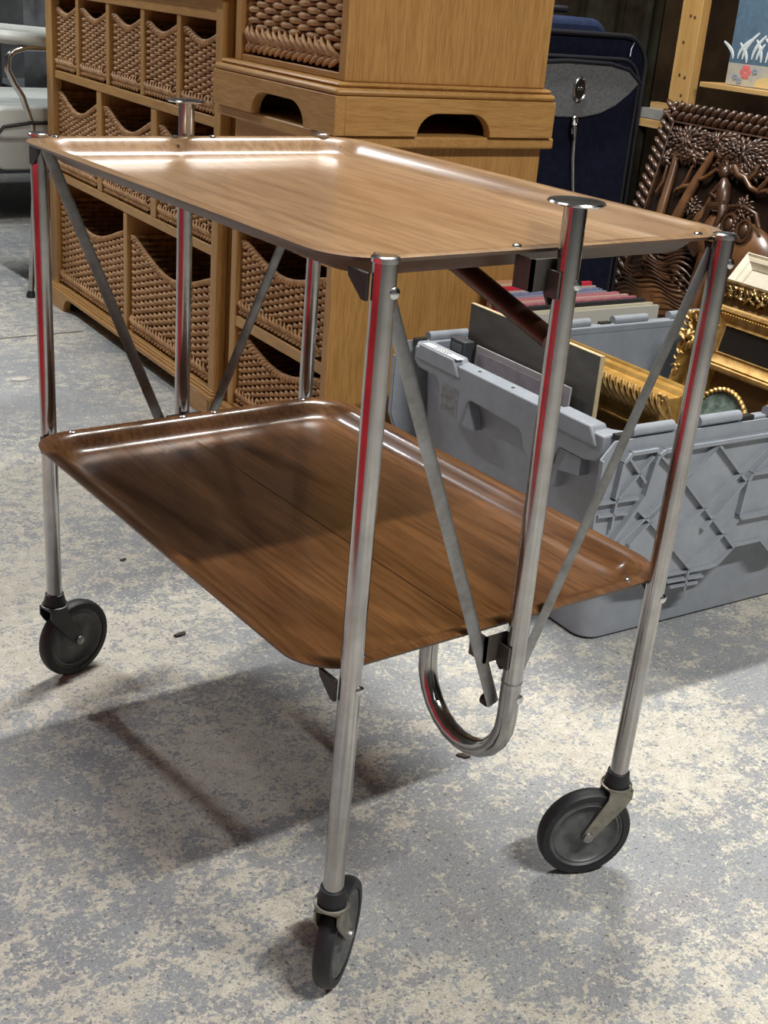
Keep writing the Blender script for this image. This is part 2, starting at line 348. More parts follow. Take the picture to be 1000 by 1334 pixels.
LEGS = [('B', Vector((0, -0.005, 0)), Vector((0, 0, 0))), ('C', Vector((0.3735, -0.005, 0)), Vector((0.366, 0, 0))),
        ('A', Vector((0.0, 0.652, 0)), Vector((0.0046, 0.652, 0))), ('D', Vector((0.3745, 0.652, 0)), Vector((0.370, 0.652, 0)))]
WH = {'B': 38, 'C': 158, 'A': 16, 'D': 60}
for nm, a, b in LEGS:
    pa = Vector((a.x, a.y, 0.696)); pb = Vector((b.x, b.y, 0.113)); r = 0.0096
    ys = -1 if nm in 'BC' else 1
    leg = MB().tube([pa.lerp(pb, t/8) for t in range(9)], r, 24).make('leg', chrome, T)
    MB().lathe([(0.0098, -0.003), (0.0112, -0.0022), (0.0112, 0.0006), (0.0095, 0.0018), (0.004, 0.0022)], 24, Matrix.Translation(pa)).make('leg_cap', chrome_bright, leg)
    for z in (0.672, 0.336):
        p = pa.lerp(pb, (0.696-z)/(0.696-0.113))
        M = Matrix.Translation((p.x+0.0035, p.y+ys*0.0088, z)) @ Matrix.Rotation(ys*-PI/2, 4, 'X')
        MB().lathe([(0.0048, 0), (0.0046, 0.0012), (0.003, 0.0024), (0.001, 0.0027)], 14, M).make('screw', chrome_bright, leg)
        # bracket under the tray lip
        zt = 0.690 if z > 0.5 else 0.349
        sx = 1 if nm in 'BA' else -1
        MB().prism([(p.y-ys*0.004, zt-0.005), (p.y-ys*0.030, zt-0.005), (p.y-ys*0.028, zt-0.012), (p.y-ys*0.010, zt-0.026), (p.y-ys*0.004, zt-0.026)], p.x-sx*0.013, p.x-sx*0.0095, 'yz').make('bracket', dark_metal, leg, bevel=0.001)
    # caster: collar, fork, tyre, disc, axle
    az = math.radians(WH[nm]); C0 = Vector((b.x, b.y, 0)); off = Vector((math.cos(az), math.sin(az), 0))*0.029
    cas = MB().lathe([(0.0096, 0.108), (0.0135, 0.1085), (0.0140, 0.116), (0.0122, 0.122), (0.0118, 0.127), (0.0098, 0.128)], 24, Matrix.Translation(C0)).make('caster', rubber, T, label='black caster collar')
    Mw = Matrix.Translation(C0+off+Vector((0, 0, 0.0525))) @ Matrix.Rotation(az, 4, 'Z') @ Matrix.Rotation(PI/2, 4, 'X')   # local z = axle
    MB().lathe([(0.0425, -0.0085), (0.0495, -0.0085), (0.0515, -0.0060), (0.0525, -0.002), (0.0525, 0.002), (0.0515, 0.0060), (0.0495, 0.0085), (0.0425, 0.0085)], 48, Mw, close=True).make('tyre', rubber, cas, smooth=25)
    dp = [(0.0428, 0.0070), (0.0405, 0.0078), (0.0385, 0.0060), (0.036, 0.0068), (0.034, 0.0045), (0.026, 0.0015), (0.018, 0.0020), (0.012, 0.0060), (0.006, 0.0070)]
    MB().lathe(dp + [(0.001, 0.0071), (0.001, -0.0071)] + [(a_, -z_) for a_, z_ in dp[::-1]], 40, Mw, close=True).make('wheel_disc', hub_m, cas, smooth=40)
    fk = MB(); Mf = Matrix.Translation(C0) @ Matrix.Rotation(az, 4, 'Z')
    for s in (-1, 1):
        poly = [(-0.015, 0.109), (0.011, 0.109), (0.012, 0.098), (0.036, 0.0545), (0.034, 0.047), (0.028, 0.0445), (0.023, 0.049), (-0.010, 0.089), (-0.015, 0.098)]
        fk.prism(poly, s*0.0100, s*0.0120, 'xz', Mf)
    fk.box(-0.015, 0.012, -0.0120, 0.0120, 0.1075, 0.1100, Mf)
    fk.lathe([(0.0155, 0.1095), (0.017, 0.1095), (0.017, 0.1115), (0.0155, 0.1120)], 24, Matrix.Translation(C0), close=True)
    fk.make('fork', fork_m if nm != 'A' else mat('fork_dark_steel', (0.10, 0.10, 0.10), 0.45, 0.8, var=0.3), cas, smooth=30)
    MB().lathe([(0.0055, -0.0145), (0.006, -0.0125), (0.006, 0.0125), (0.0055, 0.0145), (0.002, 0.0155)], 16, Mw).make('axle_bolt', steel, cas)

for side, y0, s in (('near', -0.0135, 1), ('far', 0.6665, -1)):
    x = 0.1755 if s == 1 else 0.190
    zc, R = 0.262, 0.064
    pts = [(x, y0, z) for z in (0.731, 0.6, 0.5, 0.4, 0.33, 0.29)]
    for k in range(0, 13):
        a = PI*k/12; pts.append((x+0.006*k/12, y0+s*(R-R*math.cos(a)), zc-R*math.sin(a)))
    pts += [(x+0.006, y0+s*2*R, 0.29), (x+0.006, y0+s*2*R, 0.331)]
    pole = MB().tube(pts, 0.0096, 24, upv=(1, 0, 0)).make('hooked_pole', chrome, T, label='chrome pole bent into a hook under the lower tray')
    MB().lathe([(0.0098, -0.001), (0.012, 0.0), (0.0225, 0.0004), (0.0235, 0.0016), (0.0225, 0.0030), (0.012, 0.0036), (0.001, 0.0037)], 32, Matrix.Translation((x, y0, 0.7305))).make('push_disc', chrome_bright, pole, smooth=30)
    MB().lathe([(0.0100, -0.0008), (0.0102, 0), (0.0100, 0.0008)], 24, Matrix.Translation((x, y0, 0.299))).make('tube_seam', steel, pole)
    for z in (0.668, 0.282, 0.272 if s < 0 else 0.279):
        M = Matrix.Translation((x+0.004, y0-s*0.0086, z)) @ Matrix.Rotation(s*PI/2, 4, 'X')
        MB().lathe([(0.0048, 0), (0.0044, 0.0014), (0.002, 0.0024)], 14, M).make('screw', chrome_bright, pole)
        if z == 0.282 and s > 0: break
    # diagonal stay below the upper tray
    MB().tube([(x+0.012, y0+s*0.020, 0.614), (x+0.010, y0+s*0.150, 0.652), (x+0.010, y0+s*0.175, 0.6565)], 0.0092, 16).make('diagonal_stay', bronze, T, label='dark brown round stay under the upper tray')
    # guide plates that hold the pole at both trays
    for zt in (0.690, 0.349):
        g = MB(); ya_ = y0+s*0.0105
        g.box(x-0.028, x+0.022, min(ya_, ya_+s*0.003), max(ya_, ya_+s*0.003), zt-0.030, zt-0.004)
        g.box(x-0.028, x-0.0255, min(ya_, ya_+s*0.022), max(ya_, ya_+s*0.022), zt-0.030, zt-0.004)
        g.box(x-0.0125, x-0.0100, min(y0-s*.004, ya_), max(y0-s*.004, ya_), zt-0.034, zt-0.012)
        g.prism([(x-0.012, zt-0.030), (x+0.010, zt-0.030), (x+0.004, zt-0.042), (x-0.006, zt-0.042)], ya_, ya_+s*0.003, 'xz')
        g.make('guide_bracket', mat('bracket_metal', (0.13, 0.115, 0.105), 0.4, 0.7, var=0.3), T)
    # flat braces from the leg tops down to the hook
    for xa, xb in ((0.004, x-0.008), (0.368, x+0.008)):
        ya = y0+s*0.0165; a = Vector((xa, ya if s > 0 else 0.6500-.006, 0.682)); b_ = Vector((xb, y0+s*0.0125, 0.270))
        if s < 0: a.y = 0.6400
        MB().tube([a.lerp(b_, t/4) for t in range(5)], 0.0068, 4 if False else 12, flat=0.16, upv=(0, 1, 0)).make('brace', brace_m, T)
    MB().tube([(x-0.011, y0+s*0.0155, 0.272), (x-0.011, y0+s*0.022, 0.272)], 0.006, 12).make('brace_rivet', dark_metal, pole)

# ------------------------------------------------------------------ wicker baskets
def sstep(t): t = max(0, min(1, t)); return t*t*(3-2*t)
def make_basket(wd, h, dep, dip, label, group, pitch=0.0066, stake=0.020, name='wicker_basket'):
    """local: x = depth into cabinet (front wall at x=0), y = width 0..wd, z up"""
    t = thing(name, label, 'basket', group=group)
    def top_z(y, amt):
        u = y/wd
        return h - amt*max(0.0, math.sin(PI*u))**1.25
    def wall(P, length, amt, nm, pit, stk, seg, nsec=4):
        mb = MB(); rows = int((h-0.014)/pit); ns = max(3, int(length/stk)); stk = length/ns
        for i in range(rows):
            z = 0.018+i*pit; y = 0.0; run = []
            nn = ns*seg
            for k in range(nn+1):
                yy = length*k/nn
                lim = top_z(yy, amt) if amt else h
                ph = math.sin(PI*yy/stk + PI*i)
                if z < lim-0.004: run.append((P(yy, z+0.0008*math.sin(yy*60+i*1.7), 0.0005+ph*0.0046), pit*(0.52+0.09*ph)))
                else:
                    if len(run) > 2: mb.tube([q[0] for q in run], [q[1] for q in run], nsec)
                    run = []
            if len(run) > 2: mb.tube([q[0] for q in run], [q[1] for q in run], nsec)
        o = mb.make(nm, wicker, t, smooth=80, kind='stuff')
        sk = MB()
        for k in range(ns):
            yy = stk*(k+0.5) if True else 0
            for j in (0,):
                sk.tube([P(stk*k if k else 0.003, 0.004, 0), P(stk*k if k else 0.003, (top_z(stk*k, amt) if amt else h)-0.002, 0)], 0.0022, 4)
        sk.make('stakes', wicker_shade, o, smooth=0, kind='stuff')
        return o
    wall(lambda y, z, d: Vector((0.003-d, y, z)), wd, dip, 'woven_front', pitch, stake, 4, 5)
    wall(lambda y, z, d: Vector((y, 0.004-d, z)), dep, 0, 'woven_side', pitch*1.6, stake*1.5, 3)
    wall(lambda y, z, d: Vector((y, wd-0.004+d, z)), dep, 0, 'woven_side', pitch*1.6, stake*1.5, 3)
    wall(lambda y, z, d: Vector((dep, y, z)), wd, dip*.0, 'woven_back', pitch*1.6, stake*1.5, 3)
    MB().box(0.004, dep-0.004, 0.004, wd-0.004, 0.004, 0.008).make('base', wicker_shade, t, smooth=0)
    # twisted rim of two strands following the scooped edge
    rim = MB(); N = int(wd/0.006)
    for st in range(3):
        pts = []
        for k in range(N+1):
            y = wd*k/N; a = 2*PI*y/0.036+st*2*PI/3
            pts.append((0.0045*math.cos(a)+0.0006, y, top_z(y, dip)+0.0045*math.sin(a)))
        rim.tube(pts, 0.0034, 6)
    for yy in (0.003, wd-0.003):
        for st in range(2):
            pts = []
            for k in range(13):
                x = dep*k/12; a = 2*PI*x/0.05+st*PI
                pts.append((x, yy+0.003*math.cos(a), h+0.003*math.sin(a)))
            rim.tube(pts, 0.0038, 5)
    rim.make('twisted_rim', wicker, t, smooth=80)
    # coarse herringbone braid along the foot
    br = MB(); q = pitch/0.0066; n = max(5, int(wd/(0.0145*q)))
    for k in range(n):
        y = wd*k/n
        yu = min(y+0.034*q, wd-0.001); yl = min(y+0.026*q, wd-0.001)
        br.tube([(-0.001, y, 0.013*q), (-0.0075, y+(yu-y)*.3, 0.017*q), (-0.0085, y+(yu-y)*.7, 0.024*q), (-0.002, yu, 0.031*q)], [0.0022*q, 0.0032*q, 0.0032*q, 0.0020*q], 6)
        br.tube([(-0.002, y, 0.0135*q), (-0.0075, y+(yl-y)*.5, 0.0075*q), (-0.003, yl, 0.003*q)], [0.0022*q, 0.0032*q, 0.0024*q], 6)
    br.make('foot_braid', wicker, t, smooth=80)
    return t

def arch(a0, a1, z0, zt, r, n=8):
    """cut-out polyline from (a0,z0) up over the arch to (a1,z0)"""
    pts = [(a0, z0)]
    for k in range(n+1):
        an = PI-(PI/2)*k/n; pts.append((a0+r+r*0.92*math.cos(an), z0+(zt-z0)*math.sin(an)))
    for k in range(n+1):
        an = PI/2-(PI/2)*k/n; pts.append((a1-r+r*0.92*math.cos(an), z0+(zt-z0)*math.sin(an)))
    pts.append((a1, z0)); return pts

FP = (0.702, 1.5, 0)
# ---- wide cabinet with three tiers
A = thing('basket_cabinet', 'wide oak cabinet at left holding rows of five, three and two wicker baskets', 'cabinet', FP, ROT)
Wd, Dp, Hh = 1.05, 0.40, 0.83
def board(args, name, m, par, bev=0.002): return MB().box(*args).make(name, m, par, smooth=30, bevel=bev)
board((0, Dp, 0.0, 0.024, 0.06, Hh), 'side_panel', oak_v, A); board((0, Dp, Wd-0.03, Wd, 0.06, Hh), 'side_panel', oak_v, A)
board((-0.004, 0.02, -0.004, 0.026, 0.06, Hh), 'stile', oak_v, A); board((-0.004, 0.02, Wd-0.046, Wd+0.004, 0.06, Hh), 'stile', oak_v, A)
board((0.001, Dp-.01, 0.02, Wd-0.03, 0.04, 0.060), 'shelf', oak_y, A); board((0.001, Dp-.01, 0.02, Wd-.03, 0.339, 0.359), 'shelf', oak_y, A); board((0.001, Dp-.01, 0.02, Wd-.03, 0.592, 0.612), 'shelf', oak_y, A)
board((0.0, 0.022, 0.02, Wd-.03, 0.789, 0.83), 'top_rail', oak_y, A)
board((-0.018, Dp+.01, -0.018, Wd+0.018, 0.83, 0.852), 'cabinet_top', oak_y, A, 0.005)
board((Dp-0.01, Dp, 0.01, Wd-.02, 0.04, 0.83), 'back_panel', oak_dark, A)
D1 = [0.220, 0.4165, 0.628, 0.834]
for y in D1: board((0.003, Dp-.02, y-0.011, y+0.011, 0.612, 0.79), 'divider', oak_v, A)
D2 = [0.350, 0.689]
for y in D2: board((0.003, Dp-.02, y-0.016, y+0.016, 0.359, 0.592), 'divider', oak_v, A)
board((0.003, Dp-.02, 0.508, 0.532, 0.06, 0.339), 'divider', oak_v, A)
pl = [(-0.014, 0.0)] + arch(0.10, 0.93, 0.0, 0.040, 0.05) + [(Wd+0.014, 0.0), (Wd+0.014, 0.044), (-0.014, 0.044)]
MB().prism(pl, -0.016, 0.004, 'yz').make('plinth', oak_y, A, smooth=30, bevel=0.0012)
MB().prism([(-0.016, 0), (0.06, 0)] + [(0.075, 0.03), (0.33, 0.03), (0.345, 0)] + [(Dp, 0), (Dp, 0.044), (-0.016, 0.044)], -0.014, 0.0, 'xz').make('plinth', oak_x, A, smooth=30)
MB().prism([(-0.016, 0.0), (Dp, 0.0), (Dp, 0.044), (-0.016, 0.044)], Wd, Wd+0.014, 'xz').make('plinth', oak_x, A, smooth=30)
for z0, z1, e in ((0.044, 0.0505, 0.016), (0.0505, 0.056, 0.010), (0.056, 0.061, 0.006)):
    board((-e, Dp, -e+0.002, Wd+e-.002, z0, z1), 'moulding', oak_y, A, 0.0015)

# baskets of the wide cabinet
def place(proto, first, base, x, y, z, label, group, rot=ROT):
    loc = Wp(base, x, y, z)
    if first: proto.location = loc; proto.rotation_euler = (0, 0, rot); proto['label'] = label; proto['group'] = group; return proto
    return dup(proto, loc, rot, label, group)
b5 = make_basket(0.172, 0.150, 0.34, 0.020, '', '', name='wicker_basket')
cells = [0.028] + [y+0.0145 for y in D1]
nm5 = ['narrow wicker basket at the right end of the five-basket top row', 'fourth narrow wicker basket from the left in the five-basket top row', 'middle narrow wicker basket of the five-basket top row',
       'second narrow wicker basket from the left in the five-basket top row', 'narrow wicker basket at the left end of the five-basket top row']
for i, y in enumerate(cells): place(b5, i == 0, FP, 0.012, y+0.003, 0.6135, nm5[i], 'narrow wicker baskets in the top row')
b3 = make_basket(0.292, 0.195, 0.34, 0.040, '', '')
nm3 = ['wicker basket at the right end of the middle row, behind the trolley pole', 'scooped wicker basket in the centre of the middle row', 'wicker basket at the left end of the middle row']
for i, y in enumerate([0.034, 0.373, 0.710]): place(b3, i == 0, FP, 0.012, y, 0.3605, nm3[i], 'wicker baskets in the middle row')
b2 = make_basket(0.458, 0.222, 0.34, 0.052, '', '', pitch=0.0078, stake=0.026)
nm2 = ['large wicker basket at the bottom right of the wide cabinet', 'large wicker basket at the bottom left of the wide cabinet']
for i, y in enumerate([0.036, 0.542]): place(b2, i == 0, FP, 0.012, y, 0.0625, nm2[i], 'large wicker baskets in the bottom row')

# ---- lower cabinet on the right, with a second one stacked on it
Bc = thing('basket_cabinet', 'oak cabinet with plain side panel and wicker baskets, standing right of the wide cabinet', 'cabinet', FP, ROT)
y0, y1, Dq = -0.460, -0.062, 0.425
board((0, Dq, y0, y0+0.020, 0.0, 0.625), 'side_panel', oak_v, Bc); board((0, Dq, y1-0.024, y1, 0.0, 0.625), 'side_panel', oak_v, Bc)
for z0, z1 in ((0.045, 0.062), (0.224, 0.246), (0.418, 0.440)): board((0.002, Dq-.01, y0+.018, y1-.02, z0, z1), 'shelf', oak_y, Bc)
board((0.0, 0.02, y0+.018, y1-.02, 0.592, 0.625), 'top_rail', oak_y, Bc)
board((-0.018, Dq+.010, y0-0.022, y1+0.045, 0.625, 0.645), 'cabinet_top', oak_y, Bc, 0.004)
board((Dq-0.01, Dq, y0+.01, y1-.01, 0.04, 0.625), 'back_panel', oak_dark, Bc)
MB().prism([(y0-0.012, 0.0)] + arch(y0+0.07, y1-0.07, 0.0, 0.034, 0.03) + [(y1+0.012, 0.0), (y1+0.012, 0.046), (y0-0.012, 0.046)], -0.016, -0.0005, 'yz').make('plinth', oak_y, Bc, smooth=30)
board((-0.012, -0.0005, y0-0.01, y1+0.01, 0.046, 0.056), 'moulding', oak_y, Bc)
bb = make_basket(0.340, 0.145, 0.36, 0.036, '', '')
nmb = ['lower wicker basket beside the plain oak side panel', 'upper wicker basket beside the plain oak side panel, just above another', 'wicker basket hidden behind the upper tray in the cabinet with the plain side']
for i, z in enumerate([0.0635, 0.2475, 0.4415]): place(bb, i == 0, FP, 0.012, y0+0.028, z, nmb[i], 'wicker baskets in the plain-sided cabinet')

Cc = thing('basket_cabinet', 'oak cabinet with arched plinth stacked on top of another cabinet', 'cabinet', (FP[0], FP[1], 0.6455), ROT)
zc = 0.0
px0, px1, py0, py1 = -0.030, 0.424, -0.489, -0.022
MB().prism([(py0, 0.0)] + arch(-0.388, -0.180, 0.0, 0.040, 0.055) + [(py1, 0.0), (py1, 0.062), (py0, 0.062)], px0, px0+0.02, 'yz').make('plinth', oak_y, Cc, smooth=30, bevel=0.0012)
MB().prism([(px0+0.02, 0.0)] + arch(0.128, 0.288, 0.0, 0.038, 0.045) + [(px1, 0.0), (px1, 0.062), (px0+0.02, 0.062)], py0, py0+0.02, 'xz').make('plinth', oak_x, Cc, smooth=30, bevel=0.0012)
MB().prism([(px0+0.02, 0.0)] + arch(0.128, 0.288, 0.0, 0.038, 0.045) + [(px1, 0.0), (px1, 0.062), (px0+0.02, 0.062)], py1-0.02, py1, 'xz').make('plinth', oak_x, Cc, smooth=30)
board((px1-0.02, px1, py0+.02, py1-.02, 0.0, 0.062), 'plinth', oak_y, Cc)
board((px0+0.0005, px1-.0005, py0+0.0005, py1-0.0005, 0.062, 0.074), 'moulding', oak_y, Cc, 0.007)
board((px0+0.010, px1-.005, py0+0.010, py1-0.010, 0.074, 0.082), 'moulding', oak_y, Cc, 0.004)
uy0, uy1, ut = -0.462, -0.052, 0.76
board((0, 0.415, uy0, uy0+0.022, 0.082, ut), 'side_panel', oak_v, Cc); board((0, 0.415, uy1-0.026, uy1, 0.082, ut), 'side_panel', oak_v, Cc)
board((0.002, 0.40, uy0+.02, uy1-.02, 0.082, 0.094), 'shelf', oak_y, Cc); board((0.002, 0.40, uy0+.02, uy1-.02, 0.36, 0.38), 'shelf', oak_y, Cc)
board((0.0, 0.02, uy0+.02, uy1-.02, ut-0.04, ut), 'top_rail', oak_y, Cc)
board((-0.018, 0.43, uy0-0.02, uy1+0.02, ut, ut+0.022), 'cabinet_top', oak_y, Cc, 0.004)
board((0.40, 0.412, uy0+.01, uy1-.01, 0.082, ut), 'back_panel', oak_dark, Cc)
bt = make_basket(0.350, 0.235, 0.36, 0.045, 'big wicker basket in the stacked upper cabinet, cut off by the picture top', 'wicker baskets in the stacked cabinet', pitch=0.0098, stake=0.030)
bt.location = Wp(FP, 0.012, uy0+0.028, 0.6455+0.0955); bt.rotation_euler = (0, 0, ROT)

# ------------------------------------------------------------------ grey lidded crate
NP = (0.69, 0.366, 0)
K = thing('plastic_crate', 'grey plastic storage crate with hinged ribbed lid hanging open, full of frames', 'crate', NP, ROT)
CL, CW, CH = 0.74, 0.49, 0.338
tp = 0.022
shell = MB()
def ring(z, e): return [(e, e, z), (CL-e, e, z), (CL-e, CW-e, z), (e, CW-e, z)]
def rr3(z, e, r=0.03): return [(x, y, z) for x, y in rrect(e, CL-e, e, CW-e, r, 6)]
rings = [rr3(0.0, tp+0.006), rr3(0.006, tp), rr3(0.29, 0.006), rr3(0.325, 0.003), rr3(0.325, 0.010), rr3(0.29, 0.012), rr3(0.012, tp+0.006)]
vr = [[shell.bm.verts.new(p) for p in r_] for r_ in rings]; n = len(vr[0])
for i in range(len(vr)-1):
    for k in range(n): shell.bm.faces.new((vr[i][k], vr[i][(k+1) % n], vr[i+1][(k+1) % n], vr[i+1][k]))
shell.bm.faces.new(vr[0][::-1]); shell.bm.faces.new(vr[-1])
shell.make('crate_body', crate_m, K, smooth=35)
# rim flange, wide at the short ends
fl = MB()
o_ = rrect(-0.012, CL+0.012, -0.006, CW+0.006, 0.03, 6); i_ = rrect(0.012, CL-0.012, 0.010, CW-0.010, 0.03, 6)
vt = [[fl.bm.verts.new((x, y, z)) for x, y in pl_] for pl_, z in ((i_, 0.325), (i_, 0.338), (o_, 0.338), (o_, 0.318))]
n = len(o_)
for i in range(4):
    for k in range(n): fl.bm.faces.new((vt[i][k], vt[i][(k+1) % n], vt[(i+1) % 4][(k+1) % n], vt[(i+1) % 4][k]))
fl.make('rim', crate_m, K, smooth=35, bevel=0.002)
# shaped end skirts with lugs
for xs, xe, nm in ((-0.016, -0.0005, 'near'), (CL+0.0005, CL+0.016, 'far')):
    sk = [(0.475, 0.337), (0.475, 0.312), (0.462, 0.303), (0.410, 0.301), (0.398, 0.290), (0.392, 0.248), (0.335, 0.246), (0.322, 0.284), (0.314, 0.291), (0.190, 0.287), (0.180, 0.282), (0.172, 0.262), (0.150, 0.246), (0.118, 0.250), (0.110, 0.262), (0.096, 0.291), (0.040, 0.291), (0.015, 0.297), (0.004, 0.318), (0.004, 0.337)]
    MB().prism(sk, xs, xe, 'yz').make('end_skirt', crate_m, K, smooth=30, bevel=0.003)
    # raised blocks at both corners
    for ya, yb in ((0.345, 0.468), (0.015, 0.120)):
        MB().prism([(ya, 0.318), (ya+0.016, 0.345), (yb-0.010, 0.345), (yb, 0.318)], xs-0.004, xe+0.010, 'yz').make('corner_block', crate_m, K, smooth=30, bevel=0.003)
    for yy in (0.31, 0.225, 0.14, 0.06):
        MB().lathe([(0.0035, 0), (0.0030, 0.0006), (0.001, 0.0007)], 8, Matrix.Translation((-0.004 if xs < 0 else CL+0.004, yy, 0.338))).make('pin_hole', dark_metal, K)
# recessed web pockets seen below the skirt
MB().prism([(0.30, 0.245), (0.334, 0.245), (0.328, 0.286), (0.318, 0.286)], -0.013, 0.006, 'yz').make('web', crate_m, K)
MB().prism([(0.050, 0.288), (0.100, 0.288), (0.108, 0.225), (0.101, 0.225), (0.096, 0.255), (0.050, 0.262)], -0.010, 0.012, 'yz').make('web', crate_m, K)
MB().prism([(0.352, 0.3454), (0.372, 0.3454), (0.452, 0.3454), (0.452, 0.3458), (0.352, 0.3458)], -0.018, -0.004, 'yz').make('white_sticker', label_m, K, smooth=0)
tx = MB()
for row in range(2):
    for k in range(6):
        tx.box(-0.0155+row*0.006, -0.0125+row*0.006, 0.385+k*0.007, 0.3885+k*0.007, 0.3458, 0.3461)
tx.make('printed_marks', dark_metal, K, smooth=0, kind='stuff')
MB().box(-0.0168, -0.0161, 0.343, 0.388, 0.254, 0.298).make('torn_sticker', scuff_m, K, smooth=0)
# hinge knuckles on both long rims
for yy, s in ((-0.004, -1), (CW+0.004, 1)):
    for a, b in ((0.022, 0.100), (0.150, 0.232), (0.290, 0.372), (0.430, 0.512), (0.570, 0.65)):
        MB().tube([(a, yy, 0.343), (b, yy, 0.343)], 0.0085, 12).make('hinge_knuckle', crate_m, K)
    for a, b in ((-0.004, 0.018), (0.128, 0.146), (0.236, 0.262), (0.400, 0.424)):
        MB().box(a, b, yy-0.004, yy+0.006, 0.334, 0.3415).make('hinge_slot', dark_metal, K, smooth=0)

def lid_mesh(par, flip=1):
    """lid hanging down outside the long wall; local y = outward"""
    out = [(-0.012, 0.336), (0.752, 0.336), (0.752, 0.215), (0.72, 0.180), (0.68, 0.115), (0.50, 0.112), (0.47, 0.140), (0.415, 0.140), (0.385, 0.112), (0.345, 0.112), (0.318, 0.136), (0.262, 0.136), (0.232, 0.110), (0.214, 0.108), (0.186, 0.078), (0.141, 0.085), (0.116, 0.112), (0.060, 0.118), (0.016, 0.150), (-0.020, 0.178), (-0.034, 0.212), (-0.034, 0.312)]
    f = -1*flip
    def yy(d): return (-0.012-d) if flip > 0 else (CW+0.012+d)
    p = MB().prism(out, yy(0.0), yy(0.003), 'xz').make('lid', crate_m, par, smooth=30)
    def rib(pts, wd=0.0036, h=0.008, name='lid_rib'):
        mb = MB()
        for (xa, za), (xb, zb) in zip(pts[:-1], pts[1:]):
            d = Vector((xb-xa, zb-za)); d.normalize(); n_ = Vector((-d.y, d.x))*wd*0.5
            mb.prism([(xa+n_.x, za+n_.y), (xb+n_.x, zb+n_.y), (xb-n_.x, zb-n_.y), (xa-n_.x, za-n_.y)], yy(0.003), yy(0.003+h), 'xz')
        mb.make(name, crate_m, p, smooth=30)
    rib([(0.004, 0.188), (0.053, 0.250), (0.062, 0.298), (0.066, 0.309), (0.078, 0.314), (0.70, 0.312)], 0.006, 0.010)
    rib([(-0.004, 0.254), (0.001, 0.306), (0.014, 0.318), (0.062, 0.318)], 0.005, 0.010)
    rib([(-0.033, 0.250), (0.041, 0.248)]); rib([(-0.031, 0.231), (0.024, 0.228)]); rib([(0.0, 0.252), (-0.002, 0.207)])
    rib([(0.011, 0.312), (0.050, 0.270)]); rib([(0.057, 0.308), (0.003, 0.253)])
    for k in range(6):
        x = 0.184-0.146+k*0.146
        if x > 0.1: rib([(x, 0.310), (x-0.146 if k else x-0.09, 0.310-0.134 if k else 0.23)])
    rib([(0.040, 0.233), (0.076, 0.203), (0.170, 0.116)])
    rib([(0.062, 0.318-.004), (0.113, 0.274), (0.258, 0.136)])
    rib([(0.018, 0.183), (0.075, 0.224), (0.116, 0.258), (0.184, 0.310)])
    rib([(0.112, 0.165), (0.257, 0.268), (0.310, 0.308)])
    rib([(0.184, 0.310), (0.264, 0.237)])
    rib([(0.169, 0.116), (0.256, 0.180)])
    rib([(0.405, 0.310), (0.372, 0.255)]); rib([(0.330, 0.182), (0.39, 0.136)]); rib([(0.43, 0.310), (0.60, 0.150)]); rib([(0.42, 0.15), (0.60, 0.310)]); rib([(0.37, 0.19), (0.43, 0.14)])
    rib([(0.372, 0.253), (0.266, 0.254), (0.260, 0.244), (0.256, 0.190), (0.262, 0.183), (0.372, 0.182), (0.372, 0.253)], 0.005, 0.010)
    rib([(-0.034, 0.312), (-0.034, 0.212), (-0.02, 0.178), (0.016, 0.150), (0.060, 0.118), (0.116, 0.112), (0.214, 0.108), (0.232, 0.110), (0.262, 0.136), (0.318, 0.136), (0.345, 0.112), (0.385, 0.112), (0.415, 0.140), (0.47, 0.140)], 0.003, 0.006, 'lid_edge')
    rib([(0.128, 0.101), (0.203, 0.097)]); rib([(0.136, 0.091), (0.194, 0.088)]); rib([(0.169, 0.113), (0.168, 0.080)])
    return p
lid_mesh(K, 1)
l2 = lid_mesh(K, -1)

# things in the crate: (x0..) in crate frame, leaning
def crate_thing(name, label, cat, x, y, z, lean=0.0, group=None, tilt=0.0):
    """empty whose local X is the face normal pointing away (to +depth), Y along the short side, Z up the leaning face"""
    o = thing(name, label, cat, Wp(NP, x, y, z), group=group)
    o.rotation_mode = 'XYZ'
    o.matrix_world = Matrix.Translation(Wp(NP, x, y, z)) @ Matrix.Rotation(ROT, 4, 'Z') @ Matrix.Rotation(lean, 4, 'Y') @ Matrix.Rotation(tilt, 4, 'X')
    return o
t = crate_thing('board_panel', 'dark grey-brown board with a pale sawn edge standing upright in the crate', 'board', 0.062, 0.118, 0.020, 0.0)
MB().box(0, 0.007, 0.0, 0.320, 0, 0.390).make('board_face', board_m, t, smooth=30)
e = MB(); e.box(-0.0004, 0.0074, -0.0015, -0.0001, 0, 0.3905); e.box(-0.0004, 0.0074, -0.0015, 0.3205, 0.3901, 0.3912); e.make('sawn_edge', board_edge, t, smooth=0)
t = crate_thing('art_print', 'pale mauve mounted print leaning against the dark board in the crate', 'print', 0.040, 0.160, 0.030, 0.035)
MB().box(0, 0.003, 0, 0.238, 0, 0.322).make('mount', mat('print_mount', (0.42, 0.39, 0.40), 0.6, var=0.15), t, smooth=0)
MB().box(-0.0005, -0.0001, 0.012, 0.226, 0.012, 0.312).make('print_sheet', print_mat(), t, smooth=0)
lm = MB()
for k in range(9):
    c0 = 0.075+0.010*k*0.3; rr_ = 0.012+0.0055*k
    lm.tube([(-0.0008, 0.10+rr_*1.1*math.cos(a), 0.262+rr_*0.75*math.sin(a)-0.004*k) for a in [PI*(0.15+0.1*j) for j in range(8)]], 0.0005, 4)
lm.make('drawn_lines', mat('faint_ink', (0.20, 0.15, 0.18), 0.6), t, smooth=0)
